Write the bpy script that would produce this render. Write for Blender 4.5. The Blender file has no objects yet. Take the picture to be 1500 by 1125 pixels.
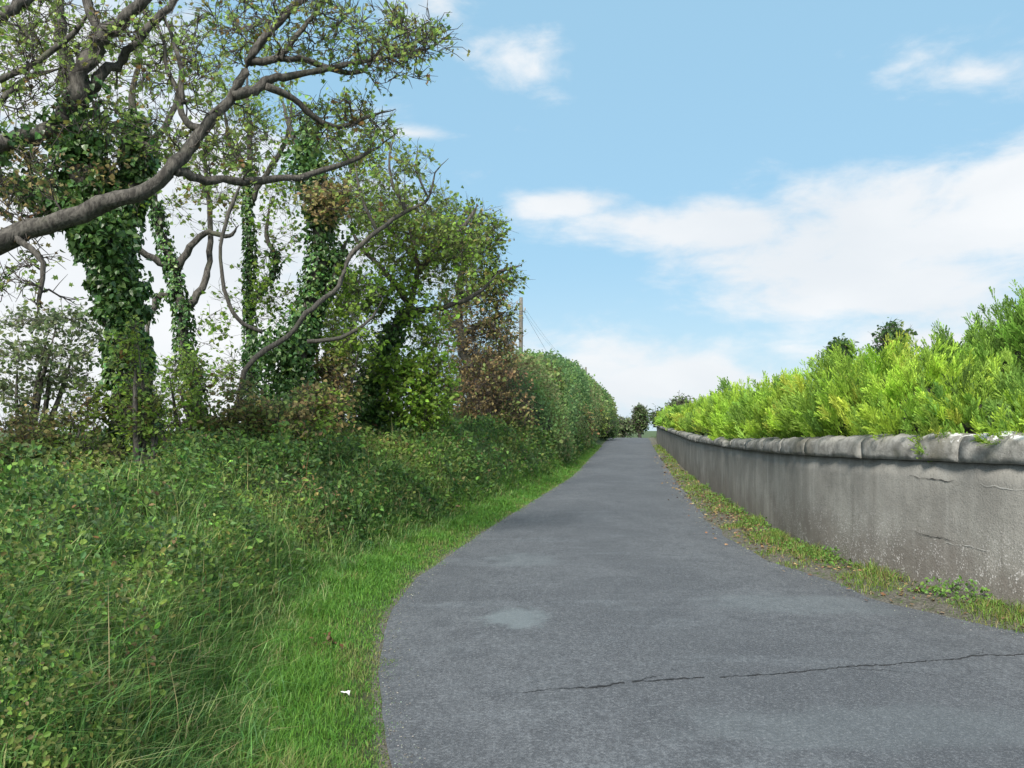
import bpy, math, random
import numpy as np

SC = bpy.context.scene
COL = SC.collection
random.seed(7)
RNG = np.random.default_rng(7)
EYE, FPX, HZ = 1.6, 1200.0, 630.0        # eye height, focal length and horizon row (of the 1500 x 1125 photo)

# ------------------------------------------------------------------ camera
cd = bpy.data.cameras.new("camera")
cam = bpy.data.objects.new("camera", cd)
COL.objects.link(cam)
cam.location = (0, 0, EYE)
cam.rotation_euler = (math.radians(90), 0, 0)
cd.sensor_width = 36.0
cd.lens = 36.0 * FPX / 1500.0
cd.shift_y = (HZ - 562.5) / 1500.0
cd.clip_start, cd.clip_end = 0.05, 9000
SC.camera = cam

# ------------------------------------------------------------------ exposure
SC.view_settings.view_transform = 'Standard'
SC.view_settings.look = 'None'
SC.view_settings.exposure = 0.42
SC.view_settings.gamma = 1.0
SC.view_settings.use_curve_mapping = False
SC.cycles.max_bounces = 6
SC.cycles.transmission_bounces = 4

# ------------------------------------------------------------------ node maths helper
class S:
    """a socket with arithmetic"""
    def __init__(self, nt, s): self.nt, self.s = nt, s
    def _m(self, op, *others, clamp=False):
        n = self.nt.nodes.new('ShaderNodeMath'); n.operation = op; n.use_clamp = clamp
        for i, v in enumerate((self,) + others):
            if isinstance(v, S): self.nt.links.new(v.s, n.inputs[i])
            else: n.inputs[i].default_value = v
        return S(self.nt, n.outputs[0])
    def __add__(s, o): return s._m('ADD', o)
    __radd__ = __add__
    def __mul__(s, o): return s._m('MULTIPLY', o)
    __rmul__ = __mul__
    def __sub__(s, o): return s._m('SUBTRACT', o)
    def __rsub__(s, o): return (s * -1.0) + o
    def __truediv__(s, o): return s._m('DIVIDE', o)
    def mx(s, o): return s._m('MAXIMUM', o)
    def mn(s, o): return s._m('MINIMUM', o)
    def pw(s, o): return s._m('POWER', o)
    def atan2(s, o): return s._m('ARCTAN2', o)
    def step(s, a, b):
        n = s.nt.nodes.new('ShaderNodeMapRange'); n.interpolation_type = 'SMOOTHSTEP'
        s.nt.links.new(s.s, n.inputs[0]); n.inputs[1].default_value = a; n.inputs[2].default_value = b
        return S(s.nt, n.outputs[0])

def noise(nt, vec, scale, detail=4, rough=0.55, dist=0.0):
    n = nt.nodes.new('ShaderNodeTexNoise')
    n.inputs['Scale'].default_value = scale; n.inputs['Detail'].default_value = detail
    n.inputs['Roughness'].default_value = rough; n.inputs['Distortion'].default_value = dist
    if vec is not None: nt.links.new(vec, n.inputs['Vector'])
    return S(nt, n.outputs['Fac'])

def mixc(nt, fac, a, b):
    n = nt.nodes.new('ShaderNodeMix'); n.data_type = 'RGBA'
    for i, v in ((0, fac), (6, a), (7, b)):
        if isinstance(v, S): nt.links.new(v.s, n.inputs[i])
        elif i == 0: n.inputs[0].default_value = v
        else: n.inputs[i].default_value = (*v, 1) if len(v) == 3 else v
    return S(nt, n.outputs[2])

def mapping(nt, vec, scale):
    n = nt.nodes.new('ShaderNodeMapping'); n.inputs['Scale'].default_value = scale
    nt.links.new(vec, n.inputs['Vector'])
    return n.outputs[0]

# ------------------------------------------------------------------ world: clear sky with drifting cloud
SUN_AZ, SUN_EL = math.radians(-162), math.radians(42)
W = bpy.data.worlds.new("World"); SC.world = W; W.use_nodes = True
nt = W.node_tree; nt.nodes.clear()
tc = nt.nodes.new('ShaderNodeTexCoord')
sep = nt.nodes.new('ShaderNodeSeparateXYZ'); nt.links.new(tc.outputs['Generated'], sep.inputs[0])
dx, dy, dz = (S(nt, sep.outputs[i]) for i in range(3))
az = dx.atan2(dy)
el = dz.atan2((dx * dx + dy * dy).pw(0.5))
sky = nt.nodes.new('ShaderNodeTexSky'); sky.sky_type = 'NISHITA'; sky.sun_disc = False
sky.sun_elevation = SUN_EL; sky.sun_rotation = SUN_AZ
sky.air_density = 1.0; sky.dust_density = 1.2; sky.ozone_density = 1.0; sky.altitude = 30
cmb = nt.nodes.new('ShaderNodeCombineXYZ')
den = dz.mx(0.0) + 0.16
for i, v in enumerate((dx / den, dy / den)): nt.links.new(v.s, cmb.inputs[i])
cmb2 = nt.nodes.new('ShaderNodeCombineXYZ')
for i, v in enumerate((az, el * 2.2)): nt.links.new(v.s, cmb2.inputs[i])
n_big = noise(nt, cmb.outputs[0], 0.75, 6, 0.55, 0.4)
n_mid = noise(nt, cmb2.outputs[0], 5.0, 7, 0.58, 0.5)
n_fine = noise(nt, cmb2.outputs[0], 14.0, 5, 0.6, 0.3)
def blob(px, py, rx, ry, tilt=0.0, amp=1.0):
    a0 = math.atan((px - 750) / FPX); e0 = math.atan((HZ - py) / FPX * math.cos(a0))
    c, s = math.cos(math.radians(tilt)), math.sin(math.radians(tilt))
    da, de = az - a0, el - e0
    u = (da * c + de * s) / (rx / FPX); v = (de * c - da * s) / (ry / FPX)
    return (1.0 - (u * u + v * v).pw(0.5)) * amp
blobs = [blob(1330, 345, 400, 120, 10), blob(1010, 335, 260, 48, -3), blob(830, 300, 120, 30, 0, .8), blob(1290, 420, 340, 60, 2),
         blob(1480, 270, 200, 80, 12), blob(950, 560, 330, 110, 0, .85), blob(1350, 500, 420, 80, 0, .62), blob(1430, 110, 150, 46, -6, .62), blob(1330, 95, 60, 20, 10, .5),
         blob(750, 80, 110, 60, -30, .4), blob(600, 195, 70, 14, 0, .6), blob(660, 10, 120, 50, 0, .5),
         blob(130, 430, 560, 330, 0, 1.3), blob(0, 80, 330, 240, 0, .9)]
m = blobs[0]
for b in blobs[1:]: m = m.mx(b)
placed = (m + (n_mid - 0.5) * 1.6 + (n_fine - 0.5) * 0.9).step(-0.02, 0.7)
# away from the view the same broken cloud goes on
inview = (dy.step(0.35, 0.75)) * (1.0 - el.step(0.5, 0.75))
wild = (n_big + (n_mid - 0.5) * 0.25).step(0.42, 0.6) * (1.0 - inview)
haze = (1.0 - el.step(-0.02, 0.22)) * 0.72
mask = (placed.mx(wild))._m('MULTIPLY', 0.94, clamp=True)
tone = noise(nt, cmb2.outputs[0], 3.2, 5, 0.5, 0.2).step(0.3, 0.72)
ccol = mixc(nt, tone, (6.3, 6.6, 6.9), (7.55, 7.6, 7.65))
blue = mixc(nt, 0.74, S(nt, sky.outputs[0]), (3.05, 5.4, 7.15))
base = mixc(nt, haze, blue, (5.4, 6.6, 7.2))
full = mixc(nt, mask, base, ccol)
bg = nt.nodes.new('ShaderNodeBackground'); bg.inputs['Strength'].default_value = 0.1
nt.links.new(full.s, bg.inputs['Color'])
wo = nt.nodes.new('ShaderNodeOutputWorld'); nt.links.new(bg.outputs[0], wo.inputs['Surface'])

# ------------------------------------------------------------------ sun behind thin cloud
ld = bpy.data.lights.new("sun", 'SUN'); ld.energy = 4.6; ld.angle = math.radians(14); ld.color = (1.0, 0.95, 0.87)
sun = bpy.data.objects.new("sun", ld); COL.objects.link(sun)
from mathutils import Vector
sd = Vector((math.sin(SUN_AZ) * math.cos(SUN_EL), math.cos(SUN_AZ) * math.cos(SUN_EL), math.sin(SUN_EL)))
sun.rotation_euler = sd.to_track_quat('Z', 'Y').to_euler()

# ------------------------------------------------------------------ object helpers
def tag(o, label=None, cat=None, group=None, kind=None):
    if label: o['label'] = label
    if cat: o['category'] = cat
    if group: o['group'] = group
    if kind: o['kind'] = kind
    return o

def empty(name, loc):
    o = bpy.data.objects.new(name, None); o.location = loc; o.empty_display_size = 0.2
    COL.objects.link(o); return o

def mk(name, V, F, mat, parent=None, cols=None, smooth=False):
    V = np.asarray(V, dtype=np.float32).reshape(-1, 3)
    if parent is not None: V = V - np.array(parent.location, dtype=np.float32)
    Fs = F if isinstance(F, list) else [F]
    Fs = [np.asarray(f, dtype=np.int32) for f in Fs if len(f)]
    me = bpy.data.meshes.new(name)
    me.vertices.add(len(V)); me.vertices.foreach_set('co', V.ravel())
    li = np.concatenate([f.ravel() for f in Fs])
    tot = np.concatenate([np.full(len(f), f.shape[1], np.int32) for f in Fs])
    st = np.concatenate([[0], np.cumsum(tot)[:-1]]).astype(np.int32)
    me.loops.add(len(li)); me.loops.foreach_set('vertex_index', li)
    me.polygons.add(len(tot)); me.polygons.foreach_set('loop_start', st); me.polygons.foreach_set('loop_total', tot)
    me.polygons.foreach_set('use_smooth', np.full(len(tot), smooth))
    me.update(calc_edges=True)
    if cols is not None:
        a = me.attributes.new('col', 'FLOAT_COLOR', 'POINT')
        c = np.ones((len(V), 4), np.float32); c[:, :3] = cols
        a.data.foreach_set('color', c.ravel())
    me.materials.append(mat)
    o = bpy.data.objects.new(name, me); COL.objects.link(o)
    if parent is not None: o.parent = parent
    return o

class Geo:
    def __init__(s): s.V, s.F3, s.F4, s.C, s.n = [], [], [], [], 0
    def add(s, V, F, C=None):
        F = np.asarray(F)
        (s.F3 if F.shape[1] == 3 else s.F4).append(F + s.n)
        s.V.append(V); s.n += len(V)
        if C is not None: s.C.append(np.broadcast_to(C, (len(V), 3)))
    def build(s, name, mat, parent=None, smooth=False):
        if not s.V: return None
        fs = []
        if s.F3: fs.append(np.concatenate(s.F3))
        if s.F4: fs.append(np.concatenate(s.F4))
        return mk(name, np.concatenate(s.V), fs, mat, parent, np.concatenate(s.C) if s.C else None, smooth)

def norm(a): return a / np.maximum(np.linalg.norm(a, axis=-1, keepdims=True), 1e-9)

def tube(g, pts, rad, sides=6, col=None, rough=0.0, seed=0):
    pts = np.asarray(pts, float); rad = np.asarray(rad, float); n = len(pts)
    T = norm(np.gradient(pts, axis=0))
    ref = np.array([0.3, 0.2, 1.0]) if abs(T[n // 2, 2]) < 0.85 else np.array([1.0, 0.1, 0.0])
    A = norm(np.cross(T, ref)); B = np.cross(T, A)
    th = np.linspace(0, 2 * math.pi, sides, endpoint=False)
    rr = rad[:, None] * np.ones((1, sides))
    if rough: rr = rr * (1 + rough * np.random.default_rng(seed).normal(size=(n, sides)))
    V = pts[:, None] + rr[..., None] * (np.cos(th)[None, :, None] * A[:, None] + np.sin(th)[None, :, None] * B[:, None])
    i, j = np.meshgrid(np.arange(n - 1), np.arange(sides), indexing='ij')
    k = (j + 1) % sides
    F = np.stack([i * sides + j, i * sides + k, (i + 1) * sides + k, (i + 1) * sides + j], -1).reshape(-1, 4)
    V = np.concatenate([V.reshape(-1, 3), pts[:1], pts[-1:]])
    g.add(V, F, col)
    jj = np.arange(sides); kk = (jj + 1) % sides; o = g.n - len(V)
    caps = np.concatenate([np.stack([kk, jj, np.full(sides, n * sides)], -1),
                           np.stack([(n - 1) * sides + jj, (n - 1) * sides + kk, np.full(sides, n * sides + 1)], -1)])
    g.F3.append(caps + o)

def smooth_path(pts, per=4):
    """Catmull-Rom through the rows of pts (any number of columns)"""
    p = np.asarray(pts, float)
    if len(p) < 3:
        t = np.linspace(0, 1, per + 1)[:, None]; return p[0] * (1 - t) + p[-1] * t
    q = np.concatenate([[2 * p[0] - p[1]], p, [2 * p[-1] - p[-2]]])
    out = []
    t = np.linspace(0, 1, per, endpoint=False)[:, None]
    for i in range(1, len(q) - 2):
        a, b, c, d = q[i - 1:i + 3]
        out.append(0.5 * (2 * b + (c - a) * t + (2 * a - 5 * b + 4 * c - d) * t ** 2 + (3 * b - a - 3 * c + d) * t ** 3))
    out.append(p[-1:]); return np.concatenate(out)

def vnoise(x, y, seed=0):
    x = np.asarray(x, float); y = np.asarray(y, float)
    xi, yi = np.floor(x).astype(np.int64), np.floor(y).astype(np.int64)
    fx, fy = x - xi, y - yi
    fx, fy = fx * fx * (3 - 2 * fx), fy * fy * (3 - 2 * fy)
    def h(i, j):
        v = (i * 374761393 + j * 668265263 + seed * 982451653) & 0x7fffffff
        v = ((v ^ (v >> 13)) * 1274126177) & 0x7fffffff
        return ((v ^ (v >> 16)) & 0xffff) / 65535.0
    return (h(xi, yi) * (1 - fx) + h(xi + 1, yi) * fx) * (1 - fy) + (h(xi, yi + 1) * (1 - fx) + h(xi + 1, yi + 1) * fx) * fy

def P(px, py, d): return np.array([(px - 750) / FPX * d, d, EYE + (HZ - py) / FPX * d])

# ------------------------------------------------------------------ plan of the lane
YY = np.arange(-40, 400, 0.1)
def curve(pairs, win=2.0):
    y, v = zip(*pairs)
    a = np.interp(YY, y, v); k = int(win / 0.1); w = np.hanning(k + 2)[1:-1]; w /= w.sum()
    s = np.convolve(np.pad(a, k, mode='edge'), w, 'same')[k:-k]
    return lambda q: np.interp(q, YY, s)
XL = curve([(-40, 26), (-10, 6), (-4, 2.4), (0, .55), (2, -.05), (3.9, -.58), (5.8, -.95), (7.4, -1.08), (8.7, -1.04), (11, -.72), (14.8, -.12), (27, 2.0), (68, 7.7), (85, 10.1), (140, 17), (400, 17)], 2.4)
XW = curve([(-40, 42), (-10, 17), (0, 9), (3.5, 6.6), (5.8, 5.05), (7.1, 4.45), (9, 4.02), (11, 3.95), (16, 4.45), (26, 5.75), (43, 8.3), (68, 12.0), (85, 14.7), (140, 22), (400, 22)], 2.4)
ZR = curve([(-40, 0), (16, 0), (27, .06), (50, .32), (68, .55), (85, .72), (95, .7), (110, .2), (140, -.9), (400, -1.5)], 8)
HB = curve([(-40, .6), (4, .6), (8, .78), (12, .98), (18, 1.2), (24, 1.34), (40, 1.5), (85, 1.3), (105, .3), (400, .2)], 3)
BF = curve([(-40, .9), (4, .82), (9, .86), (16, .7), (27, .58), (60, .5), (400, .5)], 3)
VW = curve([(-40, .9), (8, .82), (11, .85), (16, .78), (26, .6), (68, .5), (400, .5)], 3)   # verge between road and wall

def sstep(x, a, b):
    t = np.clip((x - a) / (b - a), 0, 1); return t * t * (3 - 2 * t)
def ground_z(x, y):
    x = np.asarray(x, float); y = np.asarray(y, float)
    z = ZR(y); w = XL(y) - x
    n = vnoise(x * .9, y * .9, 3) - .5; n2 = vnoise(x * 2.6, y * 2.6, 4) - .5
    bf = BF(y)
    bank = HB(y) * (0.5 * sstep(w, bf - .05, bf + .5) + 0.5 * sstep(w, bf + .15, bf + 1.5)) + np.clip(w, 0, bf) * .05
    bump = (n * .28 + n2 * .2) * sstep(w, bf, bf + .8)
    back = (HB(y) - .25) * sstep(w, 4.6, 9.0)
    verge = (n2 * .03 + .02) * sstep(w, .05, .4)
    left = np.where(w > 0, bank + bump + verge - back - sstep(w, 25, 300) * 2.0, 0)
    v = x - XW(y)
    rv = sstep(v, -VW(y), -VW(y) + .25)
    right = (0.03 + n2 * .03) * rv + sstep(v, .06, .16) * 1.08 * (1 - .85 * sstep(y, 70, 84)) + np.clip(v - .3, 0, 3) * .05 - sstep(v, 20, 200) * 2.0
    right = np.where(v > 60, right, right)
    return z + left + np.where(w > 0, 0, right)

# ------------------------------------------------------------------ materials
def new_mat(name):
    m = bpy.data.materials.new(name); m.use_nodes = True
    t = m.node_tree; b = t.nodes['Principled BSDF']
    g = t.nodes.new('ShaderNodeTexCoord')
    return m, t, b, g
def bump(t, b, h, strength=.4, dist=.02):
    n = t.nodes.new('ShaderNodeBump'); n.inputs['Strength'].default_value = strength; n.inputs['Distance'].default_value = dist
    t.links.new(h.s, n.inputs['Height']); t.links.new(n.outputs[0], b.inputs['Normal'])

def leaf_mat(name, transl=.35, rough=.55, spec=.3, tint=1.15):
    m, t, b, g = new_mat(name)
    a = t.nodes.new('ShaderNodeAttribute'); a.attribute_name = 'col'
    n = noise(t, g.outputs['Object'], 30, 2)
    hs = t.nodes.new('ShaderNodeHueSaturation'); t.links.new(a.outputs['Color'], hs.inputs['Color'])
    t.links.new((n * .6 + .7).s, hs.inputs['Value'])
    t.links.new(hs.outputs[0], b.inputs['Base Color'])
    b.inputs['Roughness'].default_value = rough; b.inputs['Specular IOR Level'].default_value = spec
    tr = t.nodes.new('ShaderNodeBsdfTranslucent')
    h2 = t.nodes.new('ShaderNodeHueSaturation'); h2.inputs['Value'].default_value = tint; h2.inputs['Hue'].default_value = .488
    t.links.new(hs.outputs[0], h2.inputs['Color']); t.links.new(h2.outputs[0], tr.inputs['Color'])
    mx = t.nodes.new('ShaderNodeMixShader'); mx.inputs[0].default_value = transl
    t.links.new(b.outputs[0], mx.inputs[1]); t.links.new(tr.outputs[0], mx.inputs[2])
    t.links.new(mx.outputs[0], t.nodes['Material Output'].inputs['Surface'])
    return m
M_LEAF = leaf_mat("leaf", .52)
M_IVY = leaf_mat("ivy_leaf", .2, .38, .45)
M_GRASS = leaf_mat("grass_blade", .3, .5, .3)
M_CON = leaf_mat("conifer_spray", .36, .6, .2)
M_DRY = leaf_mat("dry_leaf", .2, .7, .15)

def bark_mat(name, c1, c2, c3):
    m, t, b, g = new_mat(name)
    n1 = noise(t, mapping(t, g.outputs['Object'], (7, 7, 2.2)), 4, 6, .65, .6)
    n2 = noise(t, g.outputs['Object'], 2.3, 4)
    c = mixc(t, n1.step(.35, .65), c1, c2); c = mixc(t, n2.step(.55, .75), c, c3)
    t.links.new(c.s, b.inputs['Base Color']); b.inputs['Roughness'].default_value = .9
    bump(t, b, n1, .8, .03); return m
M_BARK = bark_mat("bark", (.035, .031, .027), (.125, .115, .1), (.085, .094, .055))
M_PALE = bark_mat("pale_bark", (.055, .05, .043), (.125, .115, .1), (.085, .09, .055))
M_TWIG = bark_mat("twig_bark", (.05, .04, .035), (.1, .085, .075), (.07, .075, .05))

def ground_mat():
    m, t, b, g = new_mat("soil_and_turf")
    n1 = noise(t, g.outputs['Object'], 1.7, 6, .6); n2 = noise(t, g.outputs['Object'], 34, 5, .7); n3 = noise(t, g.outputs['Object'], .06, 3)
    c = mixc(t, n2.step(.35, .65), (.03, .045, .013), (.075, .12, .026)); c = mixc(t, n1.step(.55, .75), c, (.075, .065, .038))
    c = mixc(t, n3.step(.4, .6), c, (.06, .1, .03))
    a = t.nodes.new('ShaderNodeAttribute'); a.attribute_name = 'col'; n4 = noise(t, g.outputs['Object'], 9, 5, .7)
    dirt = mixc(t, n2.step(.4, .62), (.085, .078, .062), (.19, .175, .145))
    c = mixc(t, (S(t, a.outputs['Fac']) * 1.1 + (n4 - .5) * 1.3).step(.25, .6), c, dirt)
    t.links.new(c.s, b.inputs['Base Color']); b.inputs['Roughness'].default_value = .95
    bump(t, b, n2, .9, .04); return m
M_GROUND = ground_mat()

def asphalt_mat():
    m, t, b, g = new_mat("worn_asphalt"); O = g.outputs['Object']
    big = noise(t, mapping(t, O, (1, .55, 1)), .55, 5, .6, .5); mid = noise(t, O, 3.2, 5, .65, .3)
    fine = noise(t, O, 95, 3, .8); grit = noise(t, O, 260, 2, .8); streak = noise(t, mapping(t, O, (.35, 1.5, 1)), 1.4, 5, .6, .4)
    vo = t.nodes.new('ShaderNodeTexVoronoi'); vo.inputs['Scale'].default_value = 120; t.links.new(O, vo.inputs['Vector'])
    c = mixc(t, big.step(.36, .66), (.08, .087, .097), (.13, .14, .152))
    c = mixc(t, streak.step(.52, .72) * .8, c, (.155, .172, .188))
    c = mixc(t, mid.step(.46, .66) * .75, c, (.066, .073, .083))
    mot = noise(t, mapping(t, O, (1, .6, 1)), 20, 5, .75)
    c = mixc(t, (1.0 - mot.step(.36, .58)) * .5, c, (.05, .056, .064))
    c = mixc(t, mot.step(.52, .72) * .5, c, (.17, .185, .2))
    agg = noise(t, O, 48, 3, .8)
    c = mixc(t, (1.0 - agg.step(.36, .52)) * .7, c, (.045, .048, .054))
    c = mixc(t, agg.step(.54, .64) * .65, c, (.2, .21, .22))
    c = mixc(t, (1.0 - fine.step(.36, .52)) * .65, c, (.05, .052, .058))
    c = mixc(t, grit.step(.56, .66) * .6, c, (.3, .3, .3))
    # pale mended patches
    sp = t.nodes.new('ShaderNodeSeparateXYZ'); t.links.new(O, sp.inputs[0]); X, Y = S(t, sp.outputs[0]), S(t, sp.outputs[1])
    def patch(x, y, rx, ry):
        u, v = (X - x) / rx, (Y - y) / ry
        return ((u * u + v * v).pw(.5) + (mid - .5) * 1.6 + (mot - .5) * 1.1)
    for (x, y, rx, ry, s) in ((0.02, 6.85, .33, .42, .5), (1.9, 4.3, 1.1, .4, .16), (2.6, 7.4, .9, .5, .2), (.1, 9.9, .5, .6, .2)):
        c = mixc(t, (1.0 - patch(x, y, rx, ry).step(.55, 1.15)) * s, c, (.19, .225, .235))
    t.links.new(c.s, b.inputs['Base Color']); b.inputs['Roughness'].default_value = .82; b.inputs['Specular IOR Level'].default_value = .3
    bump(t, b, fine * .6 + S(t, vo.outputs['Distance']) * .5 + mid * .3, .55, .012); return m
M_ROAD = asphalt_mat()

def wall_mat(name, coping=False):
    m, t, b, g = new_mat(name); O = g.outputs['Object']
    geo = t.nodes.new('ShaderNodeNewGeometry')
    Wp = geo.outputs['Position']
    sp = t.nodes.new('ShaderNodeSeparateXYZ'); t.links.new(Wp, sp.inputs[0]); X, Y, Z = (S(t, sp.outputs[i]) for i in range(3))
    n1 = noise(t, Wp, 1.1, 5, .6); n2 = noise(t, Wp, 7, 6, .65); n3 = noise(t, Wp, 55, 4, .7)
    drip = noise(t, mapping(t, Wp, (3.6, 3.6, .3)), 1.6, 5, .6)
    if coping:
        c = mixc(t, n2.step(.35, .65), (.17, .165, .15), (.32, .31, .285)); c = mixc(t, n1.step(.5, .7), c, (.17, .16, .13))
        c = mixc(t, noise(t, Wp, 3.3, 5, .7).step(.6, .67) * .7, c, (.42, .4, .36))
        c = mixc(t, noise(t, Wp, 5, 4, .6).step(.56, .68) * .35, c, (.11, .115, .08))
        c = mixc(t, noise(t, mapping(t, Wp, (1, 1, .5)), 8, 5, .7).step(.52, .57) * (1.0 - Y.step(7.2, 9.0)) * (Z - (noise(t, Wp, 2, 2) * .12)).step(1.42, 1.47), c, (.85, .85, .84))
    else:
        c = mixc(t, n1.step(.35, .68), (.215, .207, .188), (.33, .318, .288))
        c = mixc(t, drip.step(.45, .7) * n1.step(.35, .62) * .5, c, (.16, .15, .132))
        c = mixc(t, noise(t, Wp, 3.1, 6, .7).step(.5, .72) * .45, c, (.17, .165, .15))
        c = mixc(t, drip.step(.3, .42) * 0.0 + (1.0 - drip.step(.3, .44)) * .35, c, (.4, .39, .36))
        foot = 1.0 - (Z + (n1 - .5) * .9 + (n2 - .5) * .4).step(.12, .75)
        c = mixc(t, foot * .45, c, (.17, .135, .115))
        vo = t.nodes.new('ShaderNodeTexVoronoi'); vo.inputs['Scale'].default_value = 42; vo.inputs['Randomness'].default_value = 1
        t.links.new(Wp, vo.inputs['Vector'])
        stones = (1.0 - (S(t, vo.outputs['Distance']) - (noise(t, Wp, 11, 3, .7) - .5) * .9).step(.2, .42)) * (n2 + n1 * .7).step(.72, .95) * (1.0 - Z.step(.15, .95)) * (1.0 - Y.step(11, 14))
        c = mixc(t, stones, c, (.56, .53, .51))
        c = mixc(t, (1.0 - n3.step(.33, .48)) * .35, c, (.09, .085, .08))
        gr = noise(t, mapping(t, Wp, (1, 1, .6)), 2.6, 5, .6).step(.56, .74)
        c = mixc(t, gr * (1.0 - Z.step(.1, 1.0)) * .45, c, (.13, .14, .075))
    t.links.new(c.s, b.inputs['Base Color']); b.inputs['Roughness'].default_value = .93; b.inputs['Specular IOR Level'].default_value = .2
    bump(t, b, n2 * .6 + n3 * .5 + drip * .3, .7, .02); return m
M_WALL = wall_mat("stained_render"); M_COPE = wall_mat("lichened_concrete", True)

def flat_mat(name, c, rough=.8, nz=.25, scale=12):
    m, t, b, g = new_mat(name)
    n = noise(t, g.outputs['Object'], scale, 5, .65)
    cc = mixc(t, n.step(.3, .7), tuple(v * (1 - nz) for v in c), tuple(v * (1 + nz) for v in c))
    t.links.new(cc.s, b.inputs['Base Color']); b.inputs['Roughness'].default_value = rough
    bump(t, b, n, .3, .01); return m
M_SEAM = flat_mat("tarry_seam", (.022, .022, .024)); M_POLE = flat_mat("weathered_pole", (.15, .14, .122)); M_WIRE = flat_mat("wire", (.05, .05, .055), .5)
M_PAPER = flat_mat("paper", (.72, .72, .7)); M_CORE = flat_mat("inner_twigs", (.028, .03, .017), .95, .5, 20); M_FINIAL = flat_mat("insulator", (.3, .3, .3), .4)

# ------------------------------------------------------------------ ground, road
rows = np.concatenate([np.arange(-40, -4, 4), np.arange(-4, 2, .6), np.arange(2, 14, .2), np.arange(14, 34, .45), np.arange(34, 140, 1.4), [145, 160, 190, 240, 320, 390, 600, 1000, 2000, 4500]])
uL = -np.concatenate([[4500, 1800, 700, 300, 120, 60, 30, 20, 14, 11], np.arange(9.5, 5, -.5), np.arange(5, .9, -.18), np.arange(.88, 0, -.08)])
tm = np.linspace(0, 1, 8)[:-1]
vR = np.concatenate([np.arange(-.9, .31, .08), [.5, .8, 1.3, 2, 3, 4.5, 7, 12, 25, 60, 200, 700, 1800, 4500]])
R_, xl, xw = rows, XL(rows), XW(rows)
colsL = xl[:, None] + uL[None]
colsM = xl[:, None] + tm[None] * (xw - .95 - xl)[:, None]
colsR = xw[:, None] + vR[None]
GX = np.concatenate([colsL, colsM, colsR], 1); GY = np.repeat(rows[:, None], GX.shape[1], 1)
GZ = ground_z(GX, GY)
nr, nc = GX.shape
ii, jj = np.meshgrid(np.arange(nr - 1), np.arange(nc - 1), indexing='ij')
GF = np.stack([ii * nc + jj, ii * nc + jj + 1, (ii + 1) * nc + jj + 1, (ii + 1) * nc + jj], -1).reshape(-1, 4)
wE = XL(GY) - GX; vE = GX - XW(GY)
EM = np.exp(-(np.clip(wE, 0, 9) / .07) ** 2) * (wE > -.3) + np.where(vE > -1.2, sstep(vE, -1.1, -.9) * (1 - sstep(vE, .05, .2)) * .5, 0)
tag(mk("ground", np.stack([GX, GY, GZ], -1), GF, M_GROUND, cols=np.clip(EM, 0, 1).reshape(-1, 1) * np.ones((1, 3)), smooth=True), kind='structure')

rr_ = rows[(rows <= 140)]
rl = XL(rr_) + (vnoise(rr_ * 1.7, rr_ * 0, 9) - .5) * .03 + (vnoise(rr_ * 5, rr_ * 0, 12) - .5) * .012; rx = XW(rr_) - VW(rr_) + (vnoise(rr_ * 1.3, rr_ * 0, 10) - .5) * .22
tt = np.linspace(0, 1, 9)
RX = rl[:, None] + tt[None] * (rx - rl)[:, None]; RY = np.repeat(rr_[:, None], 9, 1)
RZ = ZR(rr_)[:, None] + .012 + .03 * (1 - (2 * tt - 1) ** 2)[None]
i2, j2 = np.meshgrid(np.arange(len(rr_) - 1), np.arange(8), indexing='ij')
RF = np.stack([i2 * 9 + j2, i2 * 9 + j2 + 1, (i2 + 1) * 9 + j2 + 1, (i2 + 1) * 9 + j2], -1).reshape(-1, 4)
road = tag(mk("road", np.stack([RX, RY, RZ], -1), RF, M_ROAD, smooth=True), kind='structure')
def road_z(x, y):
    l, r = XL(y), XW(y) - VW(y); q = np.clip((x - l) / (r - l), 0, 1)
    return ZR(y) + .012 + .03 * (1 - (2 * q - 1) ** 2)
# tarry crack across the road
sx = np.linspace(-.25, 4.9, 420); sy = np.interp(sx, [-.25, 0, .63, 1.75, 3.6, 4.9], [4.8, 4.86, 5.05, 5.26, 5.77, 6.1])
sy = sy + (vnoise(sx * 4, sx * 0, 2) - .5) * .05 + (vnoise(sx * 26, sx * 0, 5) - .5) * .025 + (vnoise(sx * 70, sx * 0, 6) - .5) * .018
wd = .0095 * (vnoise(sx * 5, sx * 0, 8) * .6 + vnoise(sx * 33, sx * 0, 9) * .9) * np.clip((sx + .25) / .8, .15, 1) * (.35 + vnoise(sx * 1.6, sx * 0, 18))
w2 = wd * (.4 + vnoise(sx * 48, sx * 0, 11))
SV = np.concatenate([np.stack([sx, sy - wd, road_z(sx, sy - wd) + .004], -1), np.stack([sx, sy + w2, road_z(sx, sy + w2) + .004], -1)])
k = np.arange(419); k = k[(vnoise(k * .09, k * 0, 19) > .2) | (k > 240)]
mk("tar_seam", SV, np.stack([k, k + 1, k + 421, k + 420], -1), M_SEAM, road)

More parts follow.
